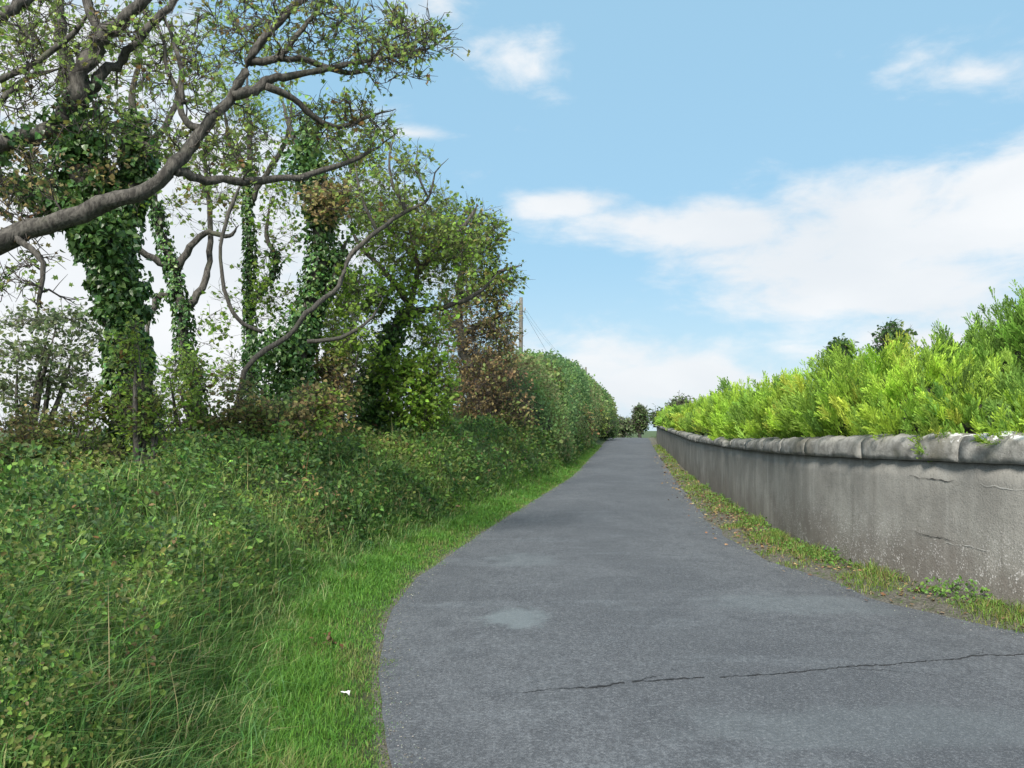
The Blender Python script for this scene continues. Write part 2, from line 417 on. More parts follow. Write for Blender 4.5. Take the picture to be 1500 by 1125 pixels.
def side_crack(x0, y0, x1, y1, w, seed):
    n = 40; t = np.linspace(0, 1, n); x = x0 + (x1 - x0) * t; y = y0 + (y1 - y0) * t + (vnoise(t * 9, t * 0, seed) - .5) * .06 + (vnoise(t * 23, t * 0, seed + 1) - .5) * .03
    h = w * (.3 + vnoise(t * 14, t * 0, seed + 2)) * (1 - .8 * t)
    V = np.concatenate([np.stack([x, y - h, road_z(x, y - h) + .004], -1), np.stack([x, y + h, road_z(x, y + h) + .004], -1)]); k = np.arange(n - 1)
    mk("tar_seam", V, np.stack([k, k + 1, k + n + 1, k + n], -1), M_SEAM, road)
side_crack(.8, 5.1, 1.15, 5.42, .005, 61); side_crack(2.2, 5.38, 2.75, 5.2, .005, 64); side_crack(3.1, 5.63, 3.5, 5.95, .004, 67)

# ------------------------------------------------------------------ wall with coping stones
def wall_frame(y):
    y = np.asarray(y, float); x = XW(y); t = norm(np.stack([XW(y + .05) - XW(y - .05), np.full_like(y, .1)], -1))
    return x, np.stack([t[:, 1], -t[:, 0]], -1)      # outward normal (away from the road)
WT = curve([(-40, 1.3), (7, 1.30), (11, 1.25), (16, 1.22), (26, 1.25), (45, 1.52), (58, 1.72), (68, 1.95), (400, 1.95)], 6)
wy = np.concatenate([np.arange(-14, 20, .22), np.arange(20, 68.2, .6)])
wx, wn = wall_frame(wy)
nz = 9; zz = np.linspace(0, 1, nz)
prof = []
for side, off in ((0, 0.0), (1, .26)):
    Zs = (ZR(wy) - .25)[:, None] + zz[None] * (WT(wy) - ZR(wy) + .25)[:, None]
    o = off + (vnoise(wy[:, None] * 1.4, Zs * 1.4, 21 + side) - .5) * .035 + (vnoise(wy[:, None] * 5, Zs * 5, 23) - .5) * .012
    prof.append(np.stack([wx[:, None] + wn[:, :1] * o, wy[:, None] + wn[:, 1:] * o, Zs], -1))
ring = np.concatenate([prof[0], prof[1][:, ::-1]], 1); nw, npf = ring.shape[:2]
i3, j3 = np.meshgrid(np.arange(nw - 1), np.arange(npf), indexing='ij'); k3 = (j3 + 1) % npf
WF = np.stack([i3 * npf + j3, i3 * npf + k3, (i3 + 1) * npf + k3, (i3 + 1) * npf + j3], -1).reshape(-1, 4)
endcap = [(nw - 1) * npf + np.array([a, a + 1, npf - 2 - a, npf - 1 - a]) for a in range(nz - 1)]
wall = mk("boundary_wall", ring.reshape(-1, 3), np.concatenate([WF, endcap]), M_WALL, smooth=True)
tag(wall, "long grey stained concrete wall curving along right side of the lane", "wall")
M_MARK = flat_mat("pale_scuff", (.42, .41, .385)); M_CRACK = flat_mat("crack_shadowed_mortar", (.05, .047, .042))
def wall_mark(name, ya, yb, za, zb, w, mat, seed, label):
    n = 30; t = np.linspace(0, 1, n); y = ya + (yb - ya) * t; z = za + (zb - za) * t + (vnoise(t * 7, t * 0, seed) - .5) * .026 + (vnoise(t * 19, t * 0, seed + 1) - .5) * .012
    h = w * .62 * (.25 + vnoise(t * 11, t * 0, seed + 2)) * np.sin(np.clip(t * 1.06, 0, 1) * math.pi * .94 + .1) ** .5; x, nn = wall_frame(y); rows_ = []
    for zq in (z - h, z + h):
        o = (vnoise(y * 1.4, zq * 1.4, 21) - .5) * .035 + (vnoise(y * 5, zq * 5, 23) - .5) * .012 - .006
        rows_.append(np.stack([x + nn[:, 0] * o, y + nn[:, 1] * o, zq], -1))
    k = np.arange(n - 1); o = mk(name, np.concatenate(rows_), np.stack([k, k + 1, k + n + 1, k + n], -1), mat, wall); o['label'] = label
wall_mark("crack", 7.9, 8.5, 1.1, 1.13, .011, M_CRACK, 71, "upper dark crack in the wall face"); wall_mark("crack", 7.95, 8.5, .53, .56, .008, M_CRACK, 75, "lower dark crack in the wall face")
wall_mark("scuff", 7.0, 7.6, 1.07, 1.1, .006, M_MARK, 79, "long pale scuff high on the wall face"); wall_mark("scuff", 7.5, 8.05, .5, .5, .006, M_MARK, 83, "pale scuff low on the wall face")
CH = curve([(-40, .27), (7, .28), (11, .25), (16, .2), (26, .17), (68, .15), (400, .15)], 3)
y0 = -13.9; ci = 0
NL = 16
cprof = np.array([(-.05, 0), (-.058, .2), (-.056, .45), (-.048, .68), (-.005, .88), (.1, .98), (.2, .98), (.3, .82), (.32, .5), (.31, 0)])
while y0 < 68:
    L = (1.25 + .5 * random.random()) * (1 if y0 < 30 else 1.5); y1 = min(y0 + L, 68.15)
    cy = np.linspace(y0 + .0015, y1 - .0015, NL); cx, cn = wall_frame(cy)
    h = CH(cy) * (1 + random.uniform(-.015, .015)) + (vnoise(cy * 2.2, cy * 0, 31) - .5) * .02
    broken = 17.2 < (y0 + y1) / 2 < 18.9
    if broken: h = h * np.interp(np.arange(NL) / (NL - 1) * 7, [0, 1.5, 3, 5, 7], [1, .9, .3, .35, .95])
    base = WT(cy) + .004 + random.uniform(0, .005)
    rng = np.random.default_rng(ci)
    o = cprof[None, :, 0] + rng.normal(0, .006, (NL, 10)) + (vnoise(cy[:, None] * 13, np.arange(10)[None] * .9 + 0 * cy[:, None], 33) - .5) * .03
    zc = base[:, None] + cprof[None, :, 1] * h[:, None] + (rng.normal(0, .007, (NL, 10)) + (vnoise(cy[:, None] * 11, np.arange(10)[None] * .8 + 0 * cy[:, None], 34) - .5) * .035) * (cprof[None, :, 1] > .1)
    V = np.stack([cx[:, None] + cn[:, :1] * o, cy[:, None] + cn[:, 1:] * o, zc], -1).reshape(-1, 3)
    a, b_ = np.meshgrid(np.arange(NL - 1), np.arange(10), indexing='ij'); k_ = (b_ + 1) % 10
    F = np.stack([a * 10 + b_, a * 10 + k_, (a + 1) * 10 + k_, (a + 1) * 10 + b_], -1).reshape(-1, 4)
    caps = np.array([[0, 9, 8, 1], [1, 8, 7, 2], [2, 7, 6, 3], [3, 6, 5, 4]]); caps = np.concatenate([caps, (NL - 1) * 10 + caps[:, ::-1]])
    cs = mk("coping_stone", V, np.concatenate([F, caps]), M_COPE, wall, smooth=True)
    fl = np.ones(len(cs.data.polygons), bool); fl[-8:] = False; cs.data.polygons.foreach_set('use_smooth', fl)
    if broken: cs['label'] = "broken coping stone with a gap knocked out of its top"
    y0 = y1; ci += 1

# ------------------------------------------------------------------ leaves and blades
T_DIA = (np.array([(0, 0, 0), (-.34, .45, .09), (0, 1, -.06), (.34, .45, .09)]), np.array([(0, 2, 1), (0, 3, 2)]))
T_OVAL = (np.array([(0, 0, 0), (-.3, .3, .07), (-.26, .68, .05), (0, 1, -.08), (.26, .68, .05), (.3, .3, .07)]), np.array([(0, 3, 1), (1, 3, 2), (0, 5, 3), (5, 4, 3)]))
T_LOBE = (np.array([(0, 0, 0), (-.48, .08, .05), (-.3, .32, .03), (-.52, .62, .06), (-.16, .62, .0), (0, 1.0, -.06), (.16, .62, 0), (.52, .62, .06), (.3, .32, .03), (.48, .08, .05)]),
          np.array([(0, 2, 1), (0, 4, 2), (2, 4, 3), (0, 6, 4), (4, 6, 5), (0, 8, 6), (6, 8, 7), (0, 9, 8)]))
T_IVY = (np.array([(0, 0, 0), (-.42, .12, .05), (-.34, .45, .05), (0, .9, -.05), (.34, .45, .05), (.42, .12, .05)]), np.array([(0, 2, 1), (0, 3, 2), (0, 4, 3), (0, 5, 4)]))
T_FROND = (np.array([(-.045, 0, 0), (.045, 0, 0), (0, 1.25, -.03), (-.02, .2, 0), (-.21, .68, .04), (.02, .2, 0), (.21, .74, .04), (0, .45, 0), (-.13, 1.02, .03), (.14, 1.06, .03)]),
           np.array([(0, 1, 2), (3, 7, 4), (5, 6, 7), (7, 2, 8), (7, 9, 2)]))
def scatter_leaves(g, tmpl, pos, axis, nrm, size, cols):
    tv, tf = tmpl
    A = norm(axis); Nn = norm(nrm - (nrm * A).sum(-1, keepdims=True) * A); X = np.cross(A, Nn)
    size = np.broadcast_to(size, (len(pos),))[:, None, None]
    V = pos[:, None] + size * (tv[None, :, :1] * X[:, None] + tv[None, :, 1:2] * A[:, None] + tv[None, :, 2:] * Nn[:, None])
    n, kv = len(pos), len(tv)
    F = (np.arange(n)[:, None, None] * kv + tf[None]).reshape(-1, 3)
    g.add(V.reshape(-1, 3), F, np.repeat(cols, kv, 0))
def pick(pal, n, rng, jit=.22, idx=None):
    """colours drawn from a weighted palette [(weight, (r,g,b))...]"""
    w = np.array([p[0] for p in pal], float); c = np.array([p[1] for p in pal]) * np.array([1.2, 1.34, 1.28])
    i = rng.choice(len(pal), n, p=w / w.sum()) if idx is None else idx
    return c[i] * np.exp(rng.normal(0, jit, (n, 1))) * np.exp(rng.normal(0, jit * .3, (n, 3)))
def rdir(n, rng): return norm(rng.normal(size=(n, 3)))

def blades(g, base, h, w, bend, cols, rng, lean=None):
    n = len(base); a = rng.uniform(0, 2 * math.pi, n); d = np.stack([np.cos(a), np.sin(a), np.zeros(n)], -1)
    if lean is not None: d = norm(d + lean)
    s = np.stack([-d[:, 1], d[:, 0], np.zeros(n)], -1)
    a2 = rng.uniform(-.9, .9, n)[:, None]; s = norm(s * np.cos(a2) + d * np.sin(a2))
    h = h[:, None]; w = w[:, None] if isinstance(w, np.ndarray) else w; b = bend[:, None]
    up = np.array([0, 0, 1.0])
    p1 = base + up * h * .55 + d * h * b * .3; p2 = base + up * h * (1 - .35 * b) + d * h * b
    V = np.stack([base - s * w * .5, base + s * w * .5, p1 - s * w * .42, p1 + s * w * .42, p2], 1).reshape(-1, 3)
    F = (np.arange(n)[:, None, None] * 5 + np.array([(0, 1, 3), (0, 3, 2), (2, 3, 4)])[None]).reshape(-1, 3)
    g.add(V, F, np.repeat(cols, 5, 0))

# ------------------------------------------------------------------ trees grown along traced limbs
def build_woody(limbs, blobs, rng, bark_r=1.0, per=4):
    """limbs: lists of (px, py, depth, radius in px); blobs: dicts; returns geometry of wood and leaf cluster sites"""
    wood = Geo(); nodes = []; nr_ = []; limb3 = []
    for li, L in enumerate(limbs):
        p = np.array([[*P(q[0], q[1], q[2]), q[3] / FPX * q[2]] if len(q) == 4 else q[:4] for q in L], float)
        s = smooth_path(p, per); s[:, 3] = np.maximum(s[:, 3], .004)
        s[1:-1, :3] += rng.normal(0, 1, (len(s) - 2, 3)) * s[1:-1, 3:4] * .2
        wob = np.cumsum(rng.normal(0, 1, (len(s), 3)), 0); wob -= np.linspace(0, 1, len(s))[:, None] * wob[-1]; s[:, :3] += wob * np.minimum(s[:, 3:4], .05) * .09
        if s[:, 3].max() < .22: s[-max(3, len(s) // 4):, 3] *= np.linspace(1, .3, max(3, len(s) // 4))
        limb3.append(s)
        tube(wood, s[:, :3], s[:, 3] * bark_r, 9 if s[:, 3].max() > .06 else 6, None, .07 if s[:, 3].max() > .05 else 0, li)
        nodes.append(s[:, :3]); nr_.append(s[:, 3])
    nodes = np.concatenate(nodes); nr_ = np.concatenate(nr_)
    return wood, nodes, nr_, limb3

def grow_twigs(wood, nodes, nr_, centres, rng, droop=.0, thick=1.0, sides=4):
    """join each cluster site to the nearest wood, nearest first: the joints branch the way twigs do"""
    segs = []
    left = centres.copy()
    d2 = ((left[:, None] - nodes[None]) ** 2).sum(-1).min(1)
    order = np.argsort(d2)
    for idx in order:
        c = centres[idx]
        dd = ((nodes - c) ** 2).sum(-1) * (1 + .6 * (nodes[:, 2] > c[2] + .1))
        k = int(np.argmin(dd)); a = nodes[k]; L = math.sqrt(max(((c - a) ** 2).sum(), 1e-6))
        n = 4 if L < .6 else 6
        t = np.linspace(0, 1, n)[:, None]
        mid = np.zeros((n, 3)); mid[1:-1] = rng.normal(0, .09 * L, (n - 2, 3))
        arc = np.sin(t * math.pi) * np.array([0, 0, L * rng.uniform(-.05, .18)])
        pts = a + (c - a) * t + mid + arc
        r0 = min(nr_[k] * .75, thick * (.005 + .011 * L)); r1 = min(.0035 * thick, r0)
        rad = r0 + (r1 - r0) * t[:, 0]
        tube(wood, pts, rad, sides)
        nodes = np.concatenate([nodes, pts[1:]]); nr_ = np.concatenate([nr_, rad[1:]])
        segs.append((idx, pts))
    return segs

def leaf_cluster(g, tmpl, segs, n_per, spread, size, pals, rng, hang=.4, cpal=None, twigs=None, tw=1.0):
    pos, cols = [], []
    if twigs is not None:
        A, Bq = [], []
        for idx, pts in segs:
            k = 6; t = rng.uniform(.25, 1, k) * (len(pts) - 1); i = np.minimum(t.astype(int), len(pts) - 2); f = (t - i)[:, None]
            a = pts[i] * (1 - f) + pts[i + 1] * f; d0 = norm(pts[-1] - pts[0])
            A.append(a); Bq.append(a + norm(d0 + rng.normal(0, .75, (k, 3)) + np.array([0, 0, .15])) * rng.uniform(1.2, 2.9, (k, 1)) * spread)
        A0, B0 = np.stack(A), np.stack(Bq); A, Bq = A0.reshape(-1, 3), B0.reshape(-1, 3); M = (A + Bq) / 2 + rng.normal(0, .22 * spread, A.shape)
        u = norm(np.cross(Bq - A, np.array([.3, .2, 1.]))); v = norm(np.cross(Bq - A, u)); r = .0032 * tw
        for p0, p1, r0, r1 in ((A, M, r, r * .8), (M, Bq, r * .8, r * .4)):
            o = [np.cos(q) * u + np.sin(q) * v for q in (0, 2.094, 4.189)]
            V = np.stack([p0 + o[j] * r0 for j in range(3)] + [p1 + o[j] * r1 for j in range(3)], 1).reshape(-1, 3)
            twigs.add(V, (np.arange(len(A))[:, None, None] * 6 + np.array([(0, 1, 4, 3), (1, 2, 5, 4), (2, 0, 3, 5)])[None]).reshape(-1, 4))
    for si, (idx, pts) in enumerate(segs):
        m = max(2, int(n_per * rng.uniform(.5, 1.5)))
        t = rng.uniform(.45, 1.0, m) * (len(pts) - 1); i = np.minimum(t.astype(int), len(pts) - 2); f = (t - i)[:, None]
        if twigs is not None:
            j = rng.integers(0, 6, m); q = rng.uniform(.3, 1.05, (m, 1)); p = A0[si][j] * (1 - q) + B0[si][j] * q + rng.normal(0, spread * .22, (m, 3))
        else: p = pts[i] * (1 - f) + pts[i + 1] * f + rng.normal(0, spread, (m, 3)) * np.array([1, 1, .75])
        pos.append(p); pal = pals[cpal[idx]] if cpal is not None else pals[0]
        # a clump keeps to one shade and its leaves vary a little about it
        base = pick(pal, 1, rng, .2); some = rng.random((m, 1)) < .45
        cols.append(np.where(some, pick(pal, m, rng, .2), base * np.exp(rng.normal(0, .16, (m, 1)))))
    pos = np.concatenate(pos); cols = np.concatenate(cols); n = len(pos)
    ax = rdir(n, rng) * np.array([1, 1, .6]) - np.array([0, 0, hang]); nm = rdir(n, rng) * .8 + np.array([0, 0, .8])
    scatter_leaves(g, tmpl, pos, ax, nm, size * rng.uniform(.6, 1.25, n), cols)

def ell(b, rng):
    """cluster sites in an uneven ellipsoid given in photo pixels and metres of depth"""
    n = b['n']; v = rng.normal(size=(n, 3)); v = v / np.linalg.norm(v, axis=1)[:, None] * rng.random((n, 1)) ** (1 / b.get('fill', 2.6))
    d = b['d'] + v[:, 1] * b.get('rd', b['rx'] / FPX * b['d'] * .9)
    px, py = b['c'][0] + v[:, 0] * b['rx'], b['c'][1] + v[:, 2] * b['ry']
    out = np.stack([(px - 750) / FPX * d, d, EYE + (HZ - py) / FPX * d], -1)
    # thin the sites in places so that gaps open in the crown
    nz_ = vnoise(out[:, 0] * 1.3 + out[:, 1] * .7, out[:, 2] * 1.3, int(b['c'][0]) + 3)
    return out[nz_ > b.get('gap', .28)]

def ivy_on(g, path, rng, dens, size, pal, lump=.08, rmul=1.0):
    """ivy leaves standing off a limb; path rows are x,y,z,r"""
    seg = np.linalg.norm(np.diff(path[:, :3], axis=0), axis=1); L = seg.sum()
    n = int(dens * (seg * (path[1:, 3] + .05)).sum() * 6.28)
    t = rng.choice(len(seg), n, p=seg * (path[1:, 3] + .05) / (seg * (path[1:, 3] + .05)).sum()); f = rng.random((n, 1))
    c = path[t, :3] * (1 - f) + path[t + 1, :3] * f; r = (path[t, 3:] * (1 - f) + path[t + 1, 3:] * f)
    T = norm(path[t + 1, :3] - path[t, :3]); q = rdir(n, rng); q = norm(q - (q * T).sum(1, keepdims=True) * T)
    th = np.arctan2(q[:, 1], q[:, 0])
    lumpy = vnoise(c[:, 2] * 2.2, th * 1.6, 5)[:, None]
    pos = c + q * (r * rmul * (.72 + .3 * rng.random((n, 1))) + lump * lumpy * rng.random((n, 1)) ** .6 * 1.6)
    ax = q * .5 + rdir(n, rng) * .6 - np.array([0, 0, .9]); nm = q + rdir(n, rng) * .5
    scatter_leaves(g, T_IVY, pos, ax, nm, size * rng.uniform(.35, 1.3, n), pick(pal, n, rng, .34))

PG = [(5, (.205, .275, .075)), (3, (.27, .335, .085)), (2, (.14, .19, .058)), (1, (.2, .175, .05)), (.6, (.2, .12, .045))]        # mixed early autumn green
PO = [(4, (.165, .2, .065)), (3, (.205, .24, .075)), (2, (.12, .15, .05)), (1, (.23, .18, .075))]       # olive
PY = [(4, (.19, .28, .045)), (3, (.24, .33, .055)), (1, (.13, .2, .04))]                                    # fresh yellow green
PB = [(4, (.31, .21, .095)), (3, (.36, .27, .12)), (2, (.22, .155, .08)), (3.5, (.24, .26, .08))]        # browned
PK = [(4, (.22, .15, .075)), (3, (.27, .19, .09)), (2, (.14, .105, .06)), (1.5, (.17, .18, .065))]          # dull brown
PI = [(5, (.05, .1, .03)), (4, (.07, .128, .036)), (2, (.115, .18, .045)), (1, (.032, .065, .022))]     # ivy
PD = [(4, (.055, .1, .032)), (3, (.08, .13, .04)), (1, (.11, .16, .045))]                               # dark green
PGR = [(4, (.15, .18, .085)), (3, (.18, .2, .1)), (1, (.11, .13, .07))]                                 # greyish green

def woody(name, label, cat, base, limbs, blobs, seed, ivy=(), bark=None, leaf=T_IVY, size=.1, n_per=14, spread=.11, pals=(PG,), group=None,
          hang=.4, thick=1.0, ivy_size=.07, ivy_dens=700, trunk_n=1, ivy_blobs=(), lump=.08, core=None, leafmat=None, stem_name="trunk"):
    rng = np.random.default_rng(seed)
    root = empty(name, tuple(base)); tag(root, label, cat, group)
    w1, nodes, nr_, l3 = build_woody(limbs, blobs, rng, .8 if ivy else 1.0)
    for i, L in enumerate(l3):
        g = Geo(); tube(g, L[:, :3], L[:, 3] * (.62 if any(it[0] == i for it in ivy) else 1.0), 10 if L[:, 3].max() > .06 else 6, None, .09 if L[:, 3].max() > .04 else .03, i)
        g.build(stem_name if i < trunk_n else "branch", bark or M_BARK, root, True)
    br = Geo()
    cs, cp = [], []
    for b in blobs:
        e = ell(b, rng); cs.append(e); cp.append(np.full(len(e), b.get('pal', 0)))
    if cs:
        cs = np.concatenate(cs); cp = np.concatenate(cp)
        segs = grow_twigs(br, nodes, nr_, cs, rng, thick=thick)
        g = Geo(); leaf_cluster(g, leaf, segs, n_per, spread, size, pals, rng, hang, cp, br, thick * max(1, blobs[0]['d'] / 10) ** .7)
        tag(g.build("crown", leafmat or M_LEAF, root), kind='stuff')
    if br.V: tag(br.build("twigs", bark or M_TWIG, root, True), kind='stuff')
    if ivy or ivy_blobs:
        g = Geo()
        for it in ivy:
            li, lo, hi = it[:3]; s = l3[li]; a, b = int(lo * (len(s) - 1)), int(hi * (len(s) - 1)) + 1
            ivy_on(g, s[a:b + 1], rng, it[3] if len(it) > 3 else ivy_dens, ivy_size, PI, lump)
        for b in ivy_blobs:
            e = ell(b, rng); n = len(e) * 22
            p = np.repeat(e, 22, 0) + rng.normal(0, .13, (n, 3))
            scatter_leaves(g, T_IVY, p, rdir(n, rng) - np.array([0, 0, .7]), rdir(n, rng) + np.array([0, -.5, .5]), ivy_size * rng.uniform(.6, 1.3, n), pick(PI, n, rng, .25))
        tag(g.build("ivy", M_IVY, root), kind='stuff')
    return root
def B(cx, cy, rx, ry, d, n, **k): return dict(c=(cx, cy), rx=rx, ry=ry, d=d, n=n, **k)
def foot(px, d):
    x = (px - 750) / FPX * d; return (x, d, float(ground_z(x, d)) - .05)
def gpt(px, d, r, dz=-.15):
    x, y, z = foot(px, d); return (px, HZ - (z + dz - EYE) / d * FPX, d, r)

# the big tree whose trunk stands just outside the picture and whose limbs cross it
bx, by = -6.6, 7.3; bz = float(ground_z(bx, by))
def raw(x, y, z, r): return (x, y, z, r, 0)
def rw(L): return [q if len(q) == 4 else q for q in L]
woody("overhanging_tree", "large tree with bare grey limbs reaching in from left above the bank", "tree", (bx, by, bz),
      [[raw(bx, by, bz - .2, .42), raw(bx + .05, by, bz + 1.0, .34), raw(bx + .15, by + .05, 3.2, .3), raw(bx + .35, by + .1, 4.6, .2), raw(bx + .2, by + .4, 6.6, .12), raw(bx, by + .9, 8.6, .04)],
       [raw(bx + .1, by, 2.3, .26), (-120, 392, 7.4, 20), (-40, 367, 7.45, 18), (0, 355, 7.5, 16), (100, 318, 7.6, 13.5), (200, 290, 7.7, 11.5), (262, 245, 7.8, 10), (305, 190, 8, 8.5), (345, 135, 8.1, 7), (372, 75, 8.2, 6), (410, 30, 8.3, 5), (460, -20, 8.4, 6), (540, -90, 8.5, 4)],
       [raw(bx + .2, by + .05, 3.6, .24), (-90, 232, 7.5, 20), (0, 212, 7.6, 20), (60, 190, 7.8, 19), (110, 155, 8, 17), (145, 115, 8.1, 13), (180, 80, 8.2, 11), (220, 40, 8.3, 9), (255, 0, 8.4, 8), (300, -60, 8.5, 5)],
       [(112, 155, 8, 15), (126, 95, 8, 13), (148, 55, 8, 11), (180, 25, 8, 9), (212, 0, 8, 8), (240, -40, 8, 6)],
       [(148, 55, 8, 9), (138, 30, 8, 8), (128, 0, 8, 7), (122, -50, 8, 5)],
       [(258, 250, 7.8, 8), (290, 262, 8, 7), (340, 265, 8.2, 6), (400, 262, 8.4, 5.5), (450, 258, 8.6, 5), (500, 240, 8.8, 4), (545, 222, 9, 3), (580, 195, 9.1, 2)],
       [(340, 142, 8.1, 8), (380, 130, 8.2, 7), (398, 116, 8.3, 6), (440, 110, 8.4, 5), (500, 96, 8.5, 4), (560, 85, 8.6, 3), (625, 72, 8.8, 2), (665, 45, 8.8, 1.2)],
       [(390, 126, 8.2, 6), (430, 145, 8.4, 5), (470, 178, 8.6, 4), (500, 186, 8.7, 3.5), (540, 170, 8.8, 2.5), (580, 160, 8.9, 1.5)],
       [(366, 92, 8.2, 6), (405, 88, 8.3, 5), (450, 88, 8.5, 4.5), (490, 102, 8.6, 4), (530, 105, 8.8, 3), (570, 60, 8.8, 2), (640, 30, 8.9, 1.3)],
       [(410, 88, 8.3, 4.5), (435, 50, 8.4, 4), (465, 15, 8.5, 3), (480, -30, 8.5, 2)],
       [(300, 195, 8, 7), (265, 170, 8.1, 5), (268, 110, 8.2, 4), (255, 60, 8.3, 3.5), (240, 20, 8.3, 2)],
       [(270, 150, 8.2, 4), (245, 100, 8.3, 3.5), (240, 65, 8.3, 2.5), (225, 20, 8.3, 2)],
       [(0, 118, 7.7, 5), (55, 90, 7.9, 4.5), (100, 55, 8, 4), (135, 15, 8, 3)],
       [(-60, 160, 7.6, 6), (0, 150, 7.7, 5), (40, 115, 7.9, 3.5), (90, 100, 8, 3)],
       [(-60, 30, 7.6, 9), (0, 22, 7.7, 8), (35, 0, 7.8, 7), (70, -30, 8, 5)],
       [(20, 345, 7.5, 6), (62, 385, 7.5, 4), (58, 430, 7.5, 3), (55, 460, 7.5, 2)]],
      [B(110, 45, 150, 70, 8.1, 95, rd=.9, gap=.3), B(20, 100, 70, 110, 7.8, 40, rd=.8), B(250, 60, 110, 90, 8.2, 75, rd=.9), B(430, 45, 120, 75, 8.5, 105, rd=.8, gap=.3), B(570, 70, 100, 60, 8.7, 85, rd=.6, gap=.25),
       B(620, 60, 55, 45, 8.8, 36, rd=.5), B(500, 180, 80, 45, 8.8, 45, rd=.5), B(330, 210, 90, 60, 8.3, 40, rd=.7), B(25, 265, 70, 70, 7.8, 45, pal=1, rd=.6), B(40, 330, 60, 40, 7.8, 12, pal=1), B(60, 420, 70, 50, 7.6, 16), B(180, 170, 120, 60, 8.2, 40, rd=.9)],
      101, pals=(PG, PB), size=.05, n_per=10, spread=.09, thick=1.6, leaf=T_LOBE, ivy=[(2, .2, .55, 330)], ivy_size=.065, lump=.05, trunk_n=1)

woody("ivy_clad_tree", "thick leaning tree trunk wrapped in dark ivy, tallest on the bank", "tree", foot(190, 10),
      [[gpt(192, 10, 29), (188, 600, 10, 28), (180, 500, 10, 29), (178, 430, 10, 32), (166, 370, 9.95, 38), (152, 315, 9.9, 42), (130, 258, 9.8, 32), (117, 200, 9.7, 28), (105, 130, 9.7, 20), (92, 60, 9.7, 14), (80, -30, 9.7, 8)],
       [(172, 350, 9.9, 26), (196, 285, 10, 22), (200, 230, 10.1, 18), (195, 185, 10.2, 11), (200, 110, 10.3, 6), (215, 40, 10.4, 4)],
       [(140, 330, 9.9, 24), (95, 305, 9.8, 18), (45, 280, 9.7, 15), (0, 262, 9.6, 12), (-60, 240, 9.6, 8)],
       [(185, 240, 10, 8), (230, 200, 10.3, 5), (262, 140, 10.5, 4), (268, 80, 10.6, 3)]],
      [B(90, 60, 120, 110, 9.8, 70, rd=1), B(230, 120, 110, 120, 10.3, 80, rd=1), B(200, 260, 60, 60, 9.8, 18, pal=1), B(160, 250, 60, 40, 9.6, 16, pal=2), B(340, 90, 100, 90, 10.5, 55, rd=.9)],
      102, pals=(PG, PY, PB), ivy=[(0, 0, .64), (0, 0, .5, 600), (1, 0, .62), (2, 0, .8, 500)], ivy_size=.08, ivy_dens=1150, size=.062, n_per=11, lump=.05,
      ivy_blobs=[B(110, 290, 60, 42, 9.8, 40), B(120, 220, 40, 50, 9.7, 40), B(60, 275, 60, 25, 9.7, 22), B(200, 230, 24, 50, 10.1, 36), B(156, 340, 40, 40, 9.65, 36), B(178, 430, 18, 60, 9.8, 24), B(118, 205, 28, 40, 9.6, 26)])

woody("forked_tree", "slim forked tree with patchy ivy right beside the thick ivy trunk", "tree", foot(300, 14),
      [[gpt(304, 14, 16), (292, 600, 14, 14), (272, 520, 14, 13), (264, 440, 14, 12), (250, 385, 14, 10), (236, 340, 14, 9), (226, 300, 14, 9), (216, 240, 14, 6), (212, 170, 14, 4)],
       [(264, 440, 14, 8), (242, 430, 14, 7), (224, 450, 13.8, 6), (216, 490, 13.7, 4), (214, 540, 13.7, 2)],
       [(254, 400, 14, 7), (278, 362, 14, 5), (305, 341, 14, 4), (336, 346, 14, 3), (350, 330, 14, 2)],
       [(276, 450, 14, 6), (300, 412, 14.2, 5), (307, 370, 14.3, 4), (308, 300, 14.4, 3.5), (300, 230, 14.5, 3), (310, 170, 14.5, 2)],
       [(255, 392, 14, 6), (215, 375, 13.8, 5), (190, 355, 13.6, 3)]],
      [B(300, 270, 70, 80, 14.2, 70), B(230, 230, 60, 70, 14, 40), B(305, 470, 40, 50, 14, 16, pal=1), B(270, 560, 45, 50, 13.6, 26, pal=1)],
      103, pals=(PG, PY), ivy=[(0, 0, .72, 520), (1, 0, .6, 250)], ivy_size=.075, size=.085, n_per=11, spread=.13, lump=.04)

woody("straight_tree", "straight slender ivy covered trunk rising like a post amid the trees", "tree", foot(360, 16),
      [[gpt(362, 16, 10), (365, 520, 16, 8), (365, 400, 16, 7.5), (363, 300, 16, 6.5), (368, 220, 16, 7), (364, 150, 16, 5), (358, 70, 16, 3)],
       [(366, 440, 16, 7), (392, 415, 16, 6), (405, 380, 16, 6), (392, 345, 16, 5), (396, 290, 16, 3)],
       [(364, 300, 16, 5), (390, 255, 16, 4), (420, 200, 16, 3), (430, 140, 16, 2)], [(366, 260, 16, 5), (340, 210, 16, 3), (325, 150, 16, 2)]],
      [B(370, 170, 80, 90, 16, 100), B(420, 250, 50, 60, 16, 40), B(400, 360, 40, 40, 16, 18), B(340, 420, 30, 40, 16, 10)],
      104, pals=(PG, PO), ivy=[(0, 0, .6, 620), (1, 0, .6, 380)], ivy_size=.08, size=.09, n_per=11, spread=.15, lump=.035)

